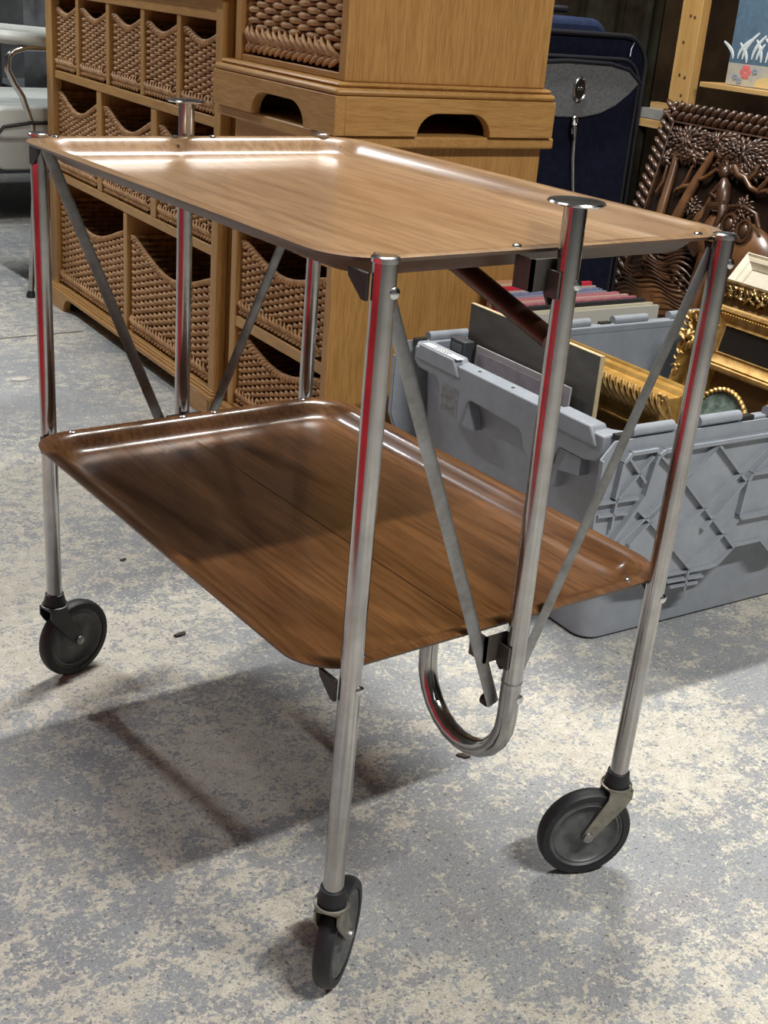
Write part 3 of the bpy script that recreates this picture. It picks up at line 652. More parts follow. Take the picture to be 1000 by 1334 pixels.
t = crate_thing('small_box', 'small dark grey box squeezed beside the mauve print in the crate', 'box', 0.034, 0.408, 0.20, 0.0)
MB().box(0, 0.022, 0, 0.040, 0, 0.155).make('box_body', mat('dark_grey_card', (0.045, 0.05, 0.058), 0.5, var=0.2), t, bevel=0.002)
MB().box(-0.0006, -0.0001, 0.006, 0.034, 0.135, 0.148).make('box_stripe', mat('mid_grey_card', (0.16, 0.17, 0.18), 0.5), t, smooth=0)

def frame(t, wd, ht, profile, m, name='moulding'):
    """mitred picture frame; local Y = 0..wd, Z = 0..ht, profile = [(inset, x)] outer back -> inner back"""
    sides = [((0, 0), (wd, 0), (0, 1)), ((wd, 0), (wd, ht), (-1, 0)), ((wd, ht), (0, ht), (0, -1)), ((0, ht), (0, 0), (1, 0))]
    out = []
    for i, (p, q, nrm) in enumerate(sides):
        mb = MB(); d = Vector((q[0]-p[0], q[1]-p[1])); d.normalize(); nv = Vector(nrm)
        A_ = []; B_ = []
        for ins, x in profile:
            a = Vector(p)+nv*ins+d*ins; b = Vector(q)+nv*ins-d*ins
            A_.append(mb.bm.verts.new((x, a.x, a.y))); B_.append(mb.bm.verts.new((x, b.x, b.y)))
        n_ = len(profile)
        for k in range(n_): mb.bm.faces.new((A_[k], A_[(k+1) % n_], B_[(k+1) % n_], B_[k]))
        mb.bm.faces.new(A_); mb.bm.faces.new(B_[::-1])
        out.append(mb.make(name, m, t, smooth=28))
    return out
def scrolls(t, path_fn, n, size, m, name='ornament', seed=1, xo=0.0, dens=3):
    """row of carved scrolls and leaves along a member: path_fn(u)->(y,z), returns one ornament mesh"""
    rnd = random.Random(seed); mb = MB()
    for i in range(n):
        y, z = path_fn((i+0.5)/n); sg = 1 if i % 2 else -1
        for j in range(dens):
            a = rnd.uniform(0, 2*PI)
            ax = Matrix.Rotation(rnd.uniform(-1.2, 1.2)+sg*0.7, 3, 'X') @ Matrix.Rotation(rnd.uniform(-.4, .4), 3, 'Y')
            mb.ball((xo+rnd.uniform(-0.15, 0.25)*size, y+math.cos(a)*size*0.55, z+math.sin(a)*size*0.55), size*0.30, size*0.24, size*0.62, ax, 6, 4)
        pts = []
        for k in range(9):
            a = sg*(0.3+k*0.62); r_ = size*(0.62-0.055*k)
            pts.append((xo-size*0.12, y+r_*math.cos(a), z+r_*math.sin(a)))
        mb.tube(pts, [size*0.13*(1-0.06*k) for k in range(9)], 5)
    return mb.make(name, m, t, smooth=60)

# gold frame with leaf-carved cove, standing on edge
t = crate_thing('gold_picture_frame', 'wide gilt frame with deep leaf-carved cove standing on edge behind the dark board', 'picture frame', 0.120, 0.031, 0.022, 0.02)
GW, GH = 0.425, 0.353
prof = [(0.0, 0.052), (0.0, 0.046), (0.004, 0.044), (0.004, 0.030), (0.010, 0.027), (0.012, 0.012), (0.010, 0.004), (0.016, 0.0), (0.024, 0.004), (0.036, 0.018), (0.052, 0.026), (0.070, 0.028), (0.076, 0.024), (0.082, 0.030), (0.082, 0.052)]
frame(t, GW, GH, prof, gold)
def leaf_band(t, y0_, y1_, z_, m):
    mb = MB(); n_ = int((y1_-y0_)/0.013)
    for i in range(n_):
        y = y0_+(y1_-y0_)*i/n_
        for q in range(2):
            pts = []; rad = []
            for k in range(8):
                u = k/7
                pts.append((0.002+0.020*u-0.012*math.sin(PI*u)*0.8, y-0.020*u*u-0.010*math.sin(u*2.6+q)+q*0.004, z_-0.012-0.040*u+0.003*q))
                rad.append(0.0026*(0.5+math.sin(PI*min(1, u*0.9+0.15))))
            mb.tube(pts, rad, 5)
    return mb.make('leaf_carving', m, t, smooth=60)
leaf_band(t, 0.03, 0.42, GH, gold_pale)
mb = MB()
for k in range(7):
    pts = [(0.004+0.004*u, 0.012+0.006*k*0.4+0.012*math.sin(u*0.6+k), GH-0.006-0.010*u) for u in range(9)]
    mb.tube([(p_[0]-0.004, p_[1], p_[2]) for p_ in pts], 0.0024, 5)
mb.make('corner_leaf', gold_pale, t, smooth=60)
MB().box(0.045, 0.050, 0.03, GW-0.03, 0.03, GH-0.03).make('backing', ochre, t, smooth=0)

# big ornate frame leaning to the right, ochre inside
t = crate_thing('gold_picture_frame', 'large ornate gilt frame with scrolled corners and ochre mat board leaning in the crate', 'picture frame', 0.352, -0.345+0.0, 0.02, 0.262)
t.location = Wp(NP, 0.352, 0.032, 0.045)
FW_, FH_ = 0.290, 0.374
prof2 = [(0.0, 0.020), (0.0, 0.006), (0.006, -0.004), (0.012, -0.006), (0.016, 0.0), (0.028, 0.008), (0.044, 0.006), (0.052, 0.0), (0.056, -0.002), (0.060, 0.002), (0.064, 0.006), (0.080, 0.008), (0.084, 0.012), (0.084, 0.020)]
frame(t, FW_, FH_, prof2, gold)
MB().box(0.013, 0.016, 0.07, FW_-0.07, 0.07, FH_-0.07).make('mat_board', ochre, t, smooth=0)
scrolls(t, lambda u: (FW_-0.010, FH_*u), 16, 0.014, gold_pale, 'edge_scrolls', 3, -0.004)
scrolls(t, lambda u: (FW_*u, FH_-0.010), 16, 0.014, gold_pale, 'edge_scrolls', 4, -0.004)
for cy, cz in ((FW_-0.030, FH_-0.030), (0.03, FH_-0.03)):
    scrolls(t, lambda u, cy=cy, cz=cz: (cy+0.022*math.cos(6.28*u), cz+0.022*math.sin(6.28*u)), 7, 0.017, gold_pale, 'corner_ornament', 8, -0.008, 4)
scrolls(t, lambda u: (0.06+(FW_-0.12)*u, FH_-0.070), 18, 0.0085, gold_pale, 'inner_scrolls', 5, -0.001, 3)
scrolls(t, lambda u: (FW_-0.070, 0.06+(FH_-0.12)*u), 16, 0.0085, gold_pale, 'inner_scrolls', 6, -0.001, 3)

# small gilt frame with black picture
t = crate_thing('gold_picture_frame', 'small gilt frame around a black picture resting over the ornate frame at right', 'picture frame', 0.392, 0.0, 0.300, 0.262)
t.location = Wp(NP, 0.4050, 0.018, 0.333)
prof3 = [(0.0, 0.010), (0.0, 0.0), (0.003, -0.005), (0.008, -0.006), (0.011, -0.002), (0.013, -0.004), (0.018, 0.0), (0.026, 0.003), (0.030, 0.001), (0.032, 0.006), (0.032, 0.010)]
frame(t, 0.235, 0.105, prof3, gold_pale)
MB().box(0.004, 0.007, 0.025, 0.210, 0.025, 0.08).make('black_picture', black_card, t, smooth=0)
scrolls(t, lambda u: (0.222, 0.005+0.095*u), 8, 0.0115, gold_pale, 'side_leaf', 9, -0.006, 4)
bd = MB()
for k in range(38): bd.ball((-0.0045, 0.005+0.0060*k, 0.092), 0.002, 0.0022, 0.002, None, 5, 3)
bd.make('beading', gold, t, smooth=60)

# dark pierced gilt frame behind
t = crate_thing('dark_gilt_frame', 'dark bronze-gilt frame of pierced scrollwork behind the small gilt frame', 'picture frame', 0.45, 0.0, 0.1, 0.262)
t.location = Wp(NP, 0.462, 0.018, 0.30)
frame(t, 0.302, 0.165, [(0, 0.012), (0, 0.002), (0.004, 0.0), (0.040, 0.004), (0.046, 0.0), (0.050, 0.012)], gold_dark)
scrolls(t, lambda u: (0.295*u, 0.146), 25, 0.0150, mat('gilt_bronze_worn', (0.40, 0.28, 0.12), 0.34, 0.8, color2=(0.14, 0.09, 0.035), vscale=70), 'scrollwork', 12, 0.0, 3)
MB().box(0.006, 0.009, 0.04, 0.26, 0.04, 0.13).make('dark_backing', black_card, t, smooth=0)

# cream frame
t = crate_thing('cream_picture_frame', 'small cream painted frame with blank linen inside, rearmost of the stacked frames', 'picture frame', 0.55, 0.0, 0.3, 0.72)
t.location = Wp(NP, 0.500, 0.065, 0.365)
frame(t, 0.300, 0.165, [(0, 0.016), (0, 0.0), (0.004, -0.004), (0.008, 0.0), (0.010, -0.002), (0.016, 0.0), (0.018, 0.003), (0.026, 0.008), (0.028, 0.012), (0.028, 0.016)], cream)
MB().box(0.010, 0.013, 0.02, 0.28, 0.02, 0.145).make('linen_panel', cream_in, t, smooth=0)

# oval plaque with rope edge
t = crate_thing('oval_plaque', 'oval green marbled plaque with gilt rope edge in front of the ochre mat board', 'plaque', 0.335, 0.122, 0.262, 0.262)
ov = [(0.058*math.cos(2*PI*k/40), 0.068*math.sin(2*PI*k/40)) for k in range(40)]
MB().prism(ov, -0.004, 0.004, 'yz').make('plaque_face', green_stone, t, smooth=30)
rp = MB()
for k in range(44):
    a = 2*PI*k/44
    rp.ball((-0.006, 0.059*math.cos(a), 0.069*math.sin(a)), 0.0045, 0.0042, 0.0060, Matrix.Rotation(a+0.5, 3, 'X'), 6, 4)
rp.make('rope_edge', gold_pale, t, smooth=60)

# ------------------------------------------------------------------ row of picture books / sleeves behind the crate
cols = [((0.62, 0.33, 0.20), 'orange and cream'), ((0.66, 0.52, 0.36), 'cream'), ((0.60, 0.28, 0.27), 'salmon pink'), ((0.62, 0.03, 0.06), 'bright red'), ((0.50, 0.43, 0.40), 'pale grey'),
        ((0.16, 0.19, 0.30), 'speckled blue'), ((0.30, 0.30, 0.38), 'blue grey'), ((0.56, 0.22, 0.25), 'dusty pink'), ((0.60, 0.40, 0.36), 'light pink'), ((0.40, 0.14, 0.17), 'dark rose'), ((0.02, 0.02, 0.022), 'black'), ((0.60, 0.55, 0.42), 'ivory'), ((0.52, 0.50, 0.44), 'off-white')]
ends = [0.395, 0.435, 0.440, 0.470, 0.476, 0.482, 0.488, 0.512, 0.530, 0.545, 0.560, 0.575, 0.585]
tops = [0.392, 0.388, 0.385, 0.387, 0.380, 0.377, 0.374, 0.372, 0.369, 0.366, 0.363, 0.356, 0.352]
places = ['rearmost in the row behind the crate', 'second from the back', 'between the cream one and the red one', 'sticking out right of its neighbours', 'in front of the red one', 'with a mottled top edge', 'in front of the speckled blue one',
          'in the middle of the row', 'just behind the dark rose one', 'just behind the black one', 'near the front of the row', 'next in front of the black one', 'foremost, against the crate hinges']
yb = 0.640
for k, (c, cn) in enumerate(cols):
    th_ = [0.008, 0.007, 0.006, 0.007, 0.005, 0.010, 0.006, 0.007, 0.006, 0.006, 0.008, 0.006, 0.006][k]
    yb -= th_+0.0012
    L_ = ends[k]-0.245-0.008*random.random()
    o = thing('picture_book', f'{cn} thin picture book, {places[k]}', 'book', Wp(NP, ends[k]-L_, yb, 0.0), ROT, group='thin books standing behind the crate')
    H_ = tops[k]
    cv = MB(); cv.box(0, L_, 0, 0.0012, 0, H_); cv.box(0, L_, th_-0.0012, th_, 0, H_); cv.box(0, 0.0012, 0, th_, 0, H_)
    cv.make('cover', mat('cover_'+cn.replace(' ', '_'), c, 0.5, color2=tuple(min(1, x*1.5+0.03) for x in c) if k in (5, 9) else None, vscale=130), o, smooth=0)
    MB().box(0.001, L_-0.003, 0.0013, th_-0.0013, 0.003, H_-0.003 if k not in (3, 10) else H_-0.0005).make('pages', mat('pages_'+cn.replace(' ', '_'), tuple(min(1, x*0.8+0.14) if k not in (3, 10) else x for x in c), 0.7, var=0.15, vscale=200), o, smooth=0)

# ------------------------------------------------------------------ suitcase
SX, SY = 0.495, 1.0
S = thing('suitcase', 'navy fabric upright suitcase with grey front pocket panel and oval badge', 'suitcase', Wp(NP, SX, SY), ROT)
def rbox_profile(w_, h_, r, n=8): return [(x, z) for x, z in rrect(0, w_, 0.03, h_, r, n)]
MB().prism(rbox_profile(0.405, 0.815, 0.07), 0.012, 0.20, 'xz').make('body', navy, S, smooth=40, bevel=0.012, seg=3)
MB().prism([(x, z) for x, z in rrect(0.03, 0.335, 0.08, 0.845, 0.05, 8)], 0.06, 0.24, 'xz').make('rear_bulge', navy_lt, S, smooth=40, bevel=0.015, seg=3)
def outline(pts, r, m, nm, closed=True, par=S): return MB().tube(pts, r, 8, closed=closed).make(nm, m, par)
outline([(x, 0.010, z) for x, z in rbox_profile(0.405, 0.815, 0.07)], 0.0055, piping_m, 'piping')
outline([(x, 0.195, z) for x, z in rbox_profile(0.405, 0.815, 0.07)], 0.0055, piping_m, 'piping')
MB().prism([(x, z) for x, z in rrect(0.02, 0.372, 0.06, 0.768, 0.055, 8)], -0.012, 0.012, 'xz').make('front_pocket', navy, S, smooth=40, bevel=0.006)
outline([(x, -0.011, z) for x, z in rrect(0.02, 0.372, 0.06, 0.768, 0.055, 8)], 0.0045, piping_m, 'piping')
gp = [(0.025, 0.752), (0.16, 0.760), (0.28, 0.758), (0.335, 0.748), (0.372, 0.722), (0.345, 0.696), (0.31, 0.672), (0.27, 0.655), (0.22, 0.646), (0.15, 0.646), (0.09, 0.66), (0.025, 0.69)]
MB().prism(gp, -0.018, -0.010, 'xz').make('grey_panel', mesh_grey, S, smooth=30, bevel=0.003, label='light grey woven fabric panel')
outline([(x, -0.017, z) for x, z in gp[:5]], 0.0048, piping_m, 'panel_piping', False)
Mb = Matrix.Translation((0.200, -0.019, 0.705)) @ Matrix.Rotation(PI/2, 4, 'X') @ Matrix.Diagonal((0.82, 1.25, 1, 1))
bg = MB().lathe([(0.0165, 0), (0.0210, 0), (0.0215, 0.003), (0.0190, 0.005), (0.0165, 0.003)], 32, Mb, close=True).make('badge_ring', chrome_bright, S)
MB().lathe([(0.0170, 0.0005), (0.0165, 0.002), (0.001, 0.0025)], 32, Mb).make('badge_face', black_card, S)
em = MB()
for cx in (0.1955, 0.2035):
    em.tube([(cx+0.003*math.cos(2*PI*k/12), -0.0225, 0.706+0.003*math.sin(2*PI*k/12)) for k in range(12)], 0.0007, 5, closed=True)
em.tube([(0.190, -0.0222, 0.712), (0.200, -0.0222, 0.7145), (0.210, -0.0222, 0.712)], 0.0006, 5)
em.make('badge_emblem', chrome_bright, S)
pm = MB(); pm.tube([(0.192, -0.022, 0.648), (0.190, -0.028, 0.632), (0.196, -0.026, 0.612), (0.200, -0.024, 0.600)], [0.003, 0.005, 0.005, 0.0035], 8)
for z in (0.640, 0.622): pm.tube([(0.194+0.006*math.cos(2*PI*k/12), -0.026, z+0.009*math.sin(2*PI*k/12)) for k in range(12)], 0.0018, 6, closed=True)
pm.make('zip_slider', chrome_bright, S)
MB().tube([(0.199, -0.024, 0.605), (0.204, -0.023, 0.56), (0.216, -0.021, 0.50), (0.230, -0.020, 0.44)], 0.0042, 8, flat=0.5).make('zip_pull_cord', mat('silver_cord', (0.55, 0.55, 0.54), 0.4, 0.3, var=0.3, vscale=200), S)
MB().tube([(0.345, -0.003, 0.775), (0.352, 0.004, 0.79), (0.362, 0.008, 0.803)], 0.0010, 6).make('seam_stitch', mat('pale_stitch', (0.30, 0.31, 0.35), 0.6), S)
MB().tube([(0.0, 0.05, 0.75+0.03*0), (0.0, 0.05, 0.5)], 0.012, 10, flat=0.5).make('side_handle', piping_m, S)
for x in (0.07, 0.335):
    for yy in (0.045, 0.20): MB().tube([(x-0.012, yy, 0.024), (x+0.012, yy, 0.024)], 0.024, 20).make('wheel', rubber, S)
for x in (0.10, 0.24): MB().tube([(x, 0.19, 0.83), (x, 0.19, 0.852), (x+0.015, 0.19, 0.858), (x+0.07, 0.19, 0.858)], 0.008, 10).make('carry_handle', piping_m, S)

# ------------------------------------------------------------------ timber shelving
H = thing('timber_shelf_unit', 'rough pine shelving with knotty post standing behind the carved panel', 'shelf unit', Wp(NP, 1.35, 1.30), ROT)
# local: x into shelf, y along (-y towards right of picture)
MB().box(0.0, 0.03, 0.012, 0.085, 0.0, 1.7).make('post', pine, H, smooth=30, bevel=0.002)
MB().box(0.0, 0.03, -1.30, -1.20, 0.0, 1.7).make('post', pine, H, smooth=30, bevel=0.002)
MB().box(0.55, 0.58, -0.020, 0.085, 0.0, 1.7).make('post', brown_board, H, smooth=30)
MB().box(0.001, 0.56, -1.2, -0.0201, 0.698, 0.711).make('shelf_board', pine_y, H, smooth=30, bevel=0.0015)
MB().box(0.031, 0.56, 0.12, 0.70, 0.572, 0.594).make('shelf_board', pine_y, H, smooth=30, bevel=0.0015)
MB().box(0.031, 0.06, 0.09, 0.70, 0.596, 0.622).make('shelf_lip', mat('pale_grey_rail', (0.33, 0.33, 0.31), 0.6, var=0.2), H, smooth=30)
MB().box(0.14, 0.17, -1.2, -0.0, 0.7115, 0.760).make('cross_rail', brown_board, H, smooth=30)
MB().box(0.22, 0.26, -0.16, -0.10, 0.0, 0.69).make('upright_batten', wood('brown_batten', (0.24, 0.12, 0.045), (0.14, 0.07, 0.03), 'z'), H, smooth=30)
MB().box(0.56, 0.575, -1.30, 0.90, 0.0, 1.7).make('back_board', dark_wall, H, smooth=0)
kn = MB()
for y, z in ((0.033, 0.862), (0.048, 0.865), (0.055, 0.72), (0.035, 0.715), (0.038, 0.67), (0.06, 0.80), (0.030, 0.655)):
    kn.lathe([(0.0045, 0), (0.004, 0.0006), (0.001, 0.0008)], 10, Matrix.Translation((-0.0002, y, z)) @ Matrix.Rotation(-PI/2, 4, 'Y'))
kn.make('nail_heads', mat('rusty_nail', (0.10, 0.05, 0.02), 0.6), H, smooth=0)

# blue picture on the shelf
V = thing('blue_picture', 'blue canvas picture with white strokes and coloured flowers standing on the pine shelf', 'picture', Wp(NP, 1.375, 1.30-0.085, 0.7125), ROT)
MB().box(0.0, 0.018, -0.50, 0.0, 0.0, 0.42).make('canvas', mat('blue_canvas', (0.085, 0.150, 0.215), 0.7, color2=(0.060, 0.105, 0.155), vscale=40), V, smooth=30)
MB().box(-0.0006, -0.0001, -0.50, -0.001, 0.0, 0.052).make('cream_ground', mat('cream_floral_ground', (0.46, 0.41, 0.31), 0.7, color2=(0.36, 0.36, 0.34), vscale=50), V, smooth=0)
st = MB(); rnd = random.Random(5)
for k in range(16):
    y = -0.012-k*0.0155; z0 = 0.055+rnd.random()*0.01; cu = rnd.uniform(0.018, 0.045)*(1 if k % 3 else -1)
    st.tube([(-0.0008, y-cu*u*u, z0+0.064*u*(0.6+0.4*((k*7) % 5)/4)) for u in [j/6 for j in range(7)]], [0.001+0.0045*math.sin(PI*(j+0.6)/7.5) for j in range(7)], 5, flat=0.2, upv=(1, 0, 0))
st.make('white_strokes', mat('white_brush', (0.55, 0.60, 0.62), 0.6), V, smooth=0)
for cy, cz, r_ in ((-0.062, 0.034, 0.015), (-0.21, 0.030, 0.014)):
    fl_ = MB()
    for k in range(6):
        a = 2*PI*k/6; fl_.ball((-0.001, cy+r_*0.7*math.cos(a), cz+r_*0.7*math.sin(a)), 0.0006, r_*0.55, r_*0.55, None, 8, 4)
    fl_.make('red_flower', mat('coral_flower', (0.60, 0.16, 0.15), 0.6), V, smooth=0)
for cy, cz, r_ in ((-0.125, 0.016, 0.030), (-0.27, 0.012, 0.026)):
    fy = MB(); fy.prism([(cy+r_*math.cos(PI*k/12), max(0.001, cz-0.014)+r_*0.8*math.sin(PI*k/12)) for k in range(13)], -0.0012, -0.0007, 'yz')
    fy.make('yellow_flower', mat('ochre_flower', (0.62, 0.45, 0.20), 0.6), V, smooth=0)
for cy, cz in ((-0.092, 0.038), (-0.030, 0.020), (-0.045, 0.012), (-0.16, 0.042)):
    fb = MB()
    for k in range(5):
        a = 2*PI*k/5; fb.ball((-0.0016, cy+0.006*math.cos(a), cz+0.005*math.sin(a)), 0.0005, 0.0042, 0.0036, None, 6, 4)
    fb.make('blue_flower', mat('grey_blue_flower', (0.25, 0.30, 0.36), 0.6), V, smooth=0)
# dark goods on the shelving behind the suitcase
G1 = thing('gilt_frame_stack', 'upright gilt frame edges glimpsed above the suitcase', 'picture frame', Wp(NP, 0.775, 1.36, 0), ROT)
for k in range(2): MB().box(0.0+0.026*k, 0.016+0.026*k, 0, 0.02, 0.0, 1.15).make('gilt_edge', wood('aged_gilt', (0.30, 0.17, 0.07), (0.17, 0.09, 0.035), 'z'), G1, smooth=30, bevel=0.004)
G2 = thing('dark_wall_hanging', 'dark mottled green-grey cloth hanging behind the suitcase', 'cloth', Wp(NP, 0.86, 1.50, 0), ROT)
cl = MB(); n_ = 40; c0 = []
for j in range(3):
    c0.append([cl.bm.verts.new((0.55*k/n_, 0.015*math.sin(k*0.7)+0.01*math.sin(k*1.9), 0.55*j)) for k in range(n_+1)])
for j in range(2):
    for k in range(n_): cl.bm.faces.new((c0[j][k], c0[j][k+1], c0[j+1][k+1], c0[j+1][k]))
o = cl.make('hanging_cloth', mat('mottled_cloth', (0.007, 0.004, 0.002), 0.95, color2=(0.016, 0.016, 0.011), vscale=6, spec=0.05), G2, smooth=60)
sm = o.modifiers.new('thickness', 'SOLIDIFY'); sm.thickness = 0.004

# ------------------------------------------------------------------ carved teak panel
lean = math.atan(0.25)
P = thing('carved_wood_panel', 'dark carved teak relief panel of trees, figures and animals leaning against the shelving', 'carving')
P.matrix_world = Matrix.Translation(Wp(NP, 0.985, 1.17, 0.004)) @ Matrix.Rotation(ROT, 4, 'Z') @ Matrix.Rotation(lean, 4, 'Y') @ Matrix.Rotation(-PI/2, 4, 'Z')
# now local: X = to the right along the panel, Y = into the wall, Z = up
PW, PH = 0.95, 0.682
MB().box(0, PW, 0.0, 0.03, 0, PH).make('ground', teak_deep, P, smooth=0)
rope = MB()
def rope_side(p, q, wd, n_, face):
    p, q = Vector(p), Vector(q); d = (q-p).normalized(); L_ = (q-p).length
    ang = math.atan2(d.z, d.x)
    for k in range(n_):
        c = p.lerp(q, (k+0.5)/n_)
        for s in (-0.27, 0.27):
            cc = c+Vector((-d.z, 0, d.x))*wd*s+d*(L_/n_)*(0.35 if s > 0 else -0.1)
            rope.ball(cc, L_/n_*0.33, 0.011, wd*0.50, Matrix.Rotation(-(ang)+0.62*(1 if s > 0 else 1), 3, 'Y'), 8, 5)
W_ = 0.036
rope_side((W_/2, -0.004, 0.0), (W_/2, -0.004, PH), W_, 30, 0); rope_side((0, -0.004, PH-W_/2), (PW, -0.004, PH-W_/2), W_, 40, 0)
rope_side((PW-W_/2, -0.004, 0.0), (PW-W_/2, -0.004, PH), W_, 30, 0); rope_side((0, -0.004, W_/2), (PW, -0.004, W_/2), W_, 40, 0)
rope.make('rope_border', teak, P, smooth=60)
bx = MB(); e0 = 0.040
bx.box(e0, e0+0.005, -0.012, 0, e0, PH-e0); bx.box(e0, PW-e0, -0.012, 0, PH-e0-0.005, PH-e0); bx.box(PW-e0-.005, PW-e0, -0.012, 0, e0, PH-e0); bx.box(e0, PW-e0, -0.012, 0, e0, e0+.005)
bx.make('inner_fillet', teak, P, smooth=30, bevel=0.0015)
lf = MB(); rnd = random.Random(11)
def cluster(cx, cz, rx, rz, n_, ls=0.012):
    for k in range(n_):
        a = 2.399*k; r_ = math.sqrt((k+0.5)/n_)
        x = cx+rx*r_*math.cos(a); z = cz+rz*r_*math.sin(a)
        if x < 0.048 or x > PW-0.05 or z > PH-0.05: continue
        ang = math.atan2(z-cz, x-cx)
        lf.ball((x, -0.010-0.010*(1-r_)+rnd.uniform(-.003, .003), z), ls*rnd.uniform(0.75, 1.15), 0.0045, ls*0.42, Matrix.Rotation(-ang+rnd.uniform(-.3, .3), 3, 'Y') @ Matrix.Rotation(0.35, 3, 'Z'), 6, 4)
for cx, cz, rx, rz, n_ in ((0.115, 0.600, 0.075, 0.050, 110), (0.21, 0.615, 0.06, 0.03, 60), (0.300, 0.598, 0.095, 0.060, 150), (0.44, 0.600, 0.09, 0.055, 120), (0.57, 0.60, 0.09, 0.055, 110), (0.70, 0.595, 0.09, 0.055, 110), (0.83, 0.60, 0.08, 0.05, 90),
                             (0.06, 0.552, 0.02, 0.02, 12), (0.145, 0.570, 0.05, 0.02, 30), (0.275, 0.560, 0.06, 0.02, 40)):
    cluster(cx, cz, rx, rz, n_)
for cx, cz in ((0.345, 0.485), (0.350, 0.468), (0.195, 0.458), (0.21, 0.445), (0.50, 0.46), (0.66, 0.47), (0.11, 0.35), (0.13, 0.34)):
    cluster(cx, cz, 0.026, 0.024, 24, 0.008)
lf.make('carved_leaves', teak, P, smooth=60, kind='stuff')
tr = MB()
def trunk(pts, r0, r1, y=-0.010):
    n_ = len(pts); tr.tube([(x, y-0.004*math.sin(k*1.3), z) for k, (x, z) in enumerate(pts)], [r0+(r1-r0)*k/(n_-1) for k in range(n_)], 8)
trunk([(0.108, 0.30), (0.106, 0.40), (0.100, 0.46), (0.092, 0.52), (0.086, 0.575)], 0.014, 0.009)
trunk([(0.150, 0.38), (0.162, 0.43), (0.172, 0.49), (0.182, 0.54), (0.200, 0.59)], 0.016, 0.008)
trunk([(0.172, 0.505), (0.150, 0.498), (0.128, 0.487), (0.120, 0.480)], 0.007, 0.004)
trunk([(0.135, 0.487), (0.150, 0.515), (0.152, 0.545), (0.165, 0.565)], 0.005, 0.003)
trunk([(0.185, 0.520), (0.205, 0.528), (0.222, 0.545), (0.232, 0.560)], 0.006, 0.004)
trunk([(0.065, 0.470), (0.078, 0.500), (0.072, 0.540)], 0.005, 0.003)
trunk([(0.283, 0.565), (0.305, 0.548), (0.325, 0.546), (0.345, 0.528), (0.375, 0.522), (0.40, 0.530)], 0.008, 0.006, -0.016)
trunk([(0.335, 0.545), (0.350, 0.560), (0.352, 0.580)], 0.005, 0.004, -0.016)
trunk([(0.375, 0.530), (0.390, 0.55), (0.40, 0.58)], 0.006, 0.004, -0.016)
trunk([(0.240, 0.44), (0.248, 0.48), (0.252, 0.51)], 0.016, 0.010, -0.006)
for x in (0.48, 0.60, 0.74, 0.86): trunk([(x, 0.30), (x+0.012, 0.42), (x-0.006, 0.50), (x+0.02, 0.58)], 0.015, 0.008)
tr.make('carved_trunks', teak_brown, P, smooth=60)
def figure(x, z, s=1.0):
    fg = MB()
    fg.ball((x, -0.020, z+0.072*s), 0.013*s, 0.012*s, 0.016*s, None, 10, 8)          # head
    fg.tube([(x+0.004*s, -0.018, z+0.060*s), (x+0.012*s, -0.020, z+0.046*s), (x+0.020*s, -0.020, z+0.022*s), (x+0.026*s, -0.018, z)], [0.007*s, 0.015*s, 0.017*s, 0.013*s], 10)
    fg.tube([(x+0.010*s, -0.030, z+0.045*s), (x-0.004*s, -0.034, z+0.022*s), (x+0.016*s, -0.034, z+0.014*s)], [0.007*s, 0.006*s, 0.005*s], 8)
    fg.tube([(x+0.024*s, -0.024, z+0.002*s), (x+0.002*s, -0.032, z-0.006*s), (x-0.002*s, -0.030, z-0.035*s), (x-0.012*s, -0.030, z-0.040*s)], [0.012*s, 0.010*s, 0.007*s, 0.005*s], 8)
    fg.tube([(x+0.030*s, -0.020, z), (x+0.040*s, -0.028, z-0.016*s), (x+0.034*s, -0.028, z-0.048*s)], [0.012*s, 0.009*s, 0.006*s], 8)
    for k in range(5): fg.tube([(x-0.006*s+0.004*k, -0.030, z+0.016*s-0.006*k), (x+0.018*s, -0.035, z+0.010*s-0.006*k), (x+0.036*s, -0.028, z+0.014*s-0.006*k)], 0.0022*s, 5)
    fg.make('carved_figure', teak, P, smooth=60)
figure(0.262, 0.472, 1.05); figure(0.53, 0.44, 1.1); figure(0.70, 0.42, 1.1)
an = MB()
an.ball((0.245, -0.010, 0.425), 0.030, 0.026, 0.038, None, 14, 9)
an.ball((0.385, -0.006, 0.385), 0.105, 0.034, 0.068, Matrix.Rotation(0.25, 3, 'Y'), 20, 12)
an.ball((0.290, -0.008, 0.395), 0.050, 0.030, 0.075, Matrix.Rotation(-0.3, 3, 'Y'), 16, 10)
an.tube([(0.300, -0.010, 0.36), (0.295, -0.012, 0.28), (0.300, -0.012, 0.20)], [0.030, 0.022, 0.016], 12)
an.tube([(0.450, -0.010, 0.34), (0.455, -0.012, 0.26), (0.450, -0.012, 0.18)], [0.032, 0.024, 0.016], 12)
an.ball((0.155, -0.006, 0.215), 0.125, 0.030, 0.080, Matrix.Rotation(-0.2, 3, 'Y'), 24, 12)
an.ball((0.66, -0.006, 0.34), 0.10, 0.032, 0.066, None, 20, 12)
an.make('carved_animals', teak_brown, P, smooth=60)
for x, z in ((0.345, 0.445), (0.392, 0.440)):
    sd = MB()
    sd.tube([(x+0.018*math.cos(2*PI*k/16), -0.040, z-0.008+0.024*math.sin(2*PI*k/16)) for k in range(16)], 0.005, 6, closed=True)
    sd.ball((x, -0.036, z-0.008), 0.013, 0.010, 0.018, None, 10, 6); sd.make('saddle_bag', teak, P, smooth=60)
sd = MB()
for k in range(14): sd.ball((0.368+0.004*math.sin(k), -0.044, 0.48-0.0085*k), 0.005, 0.005, 0.005, None, 6, 4)
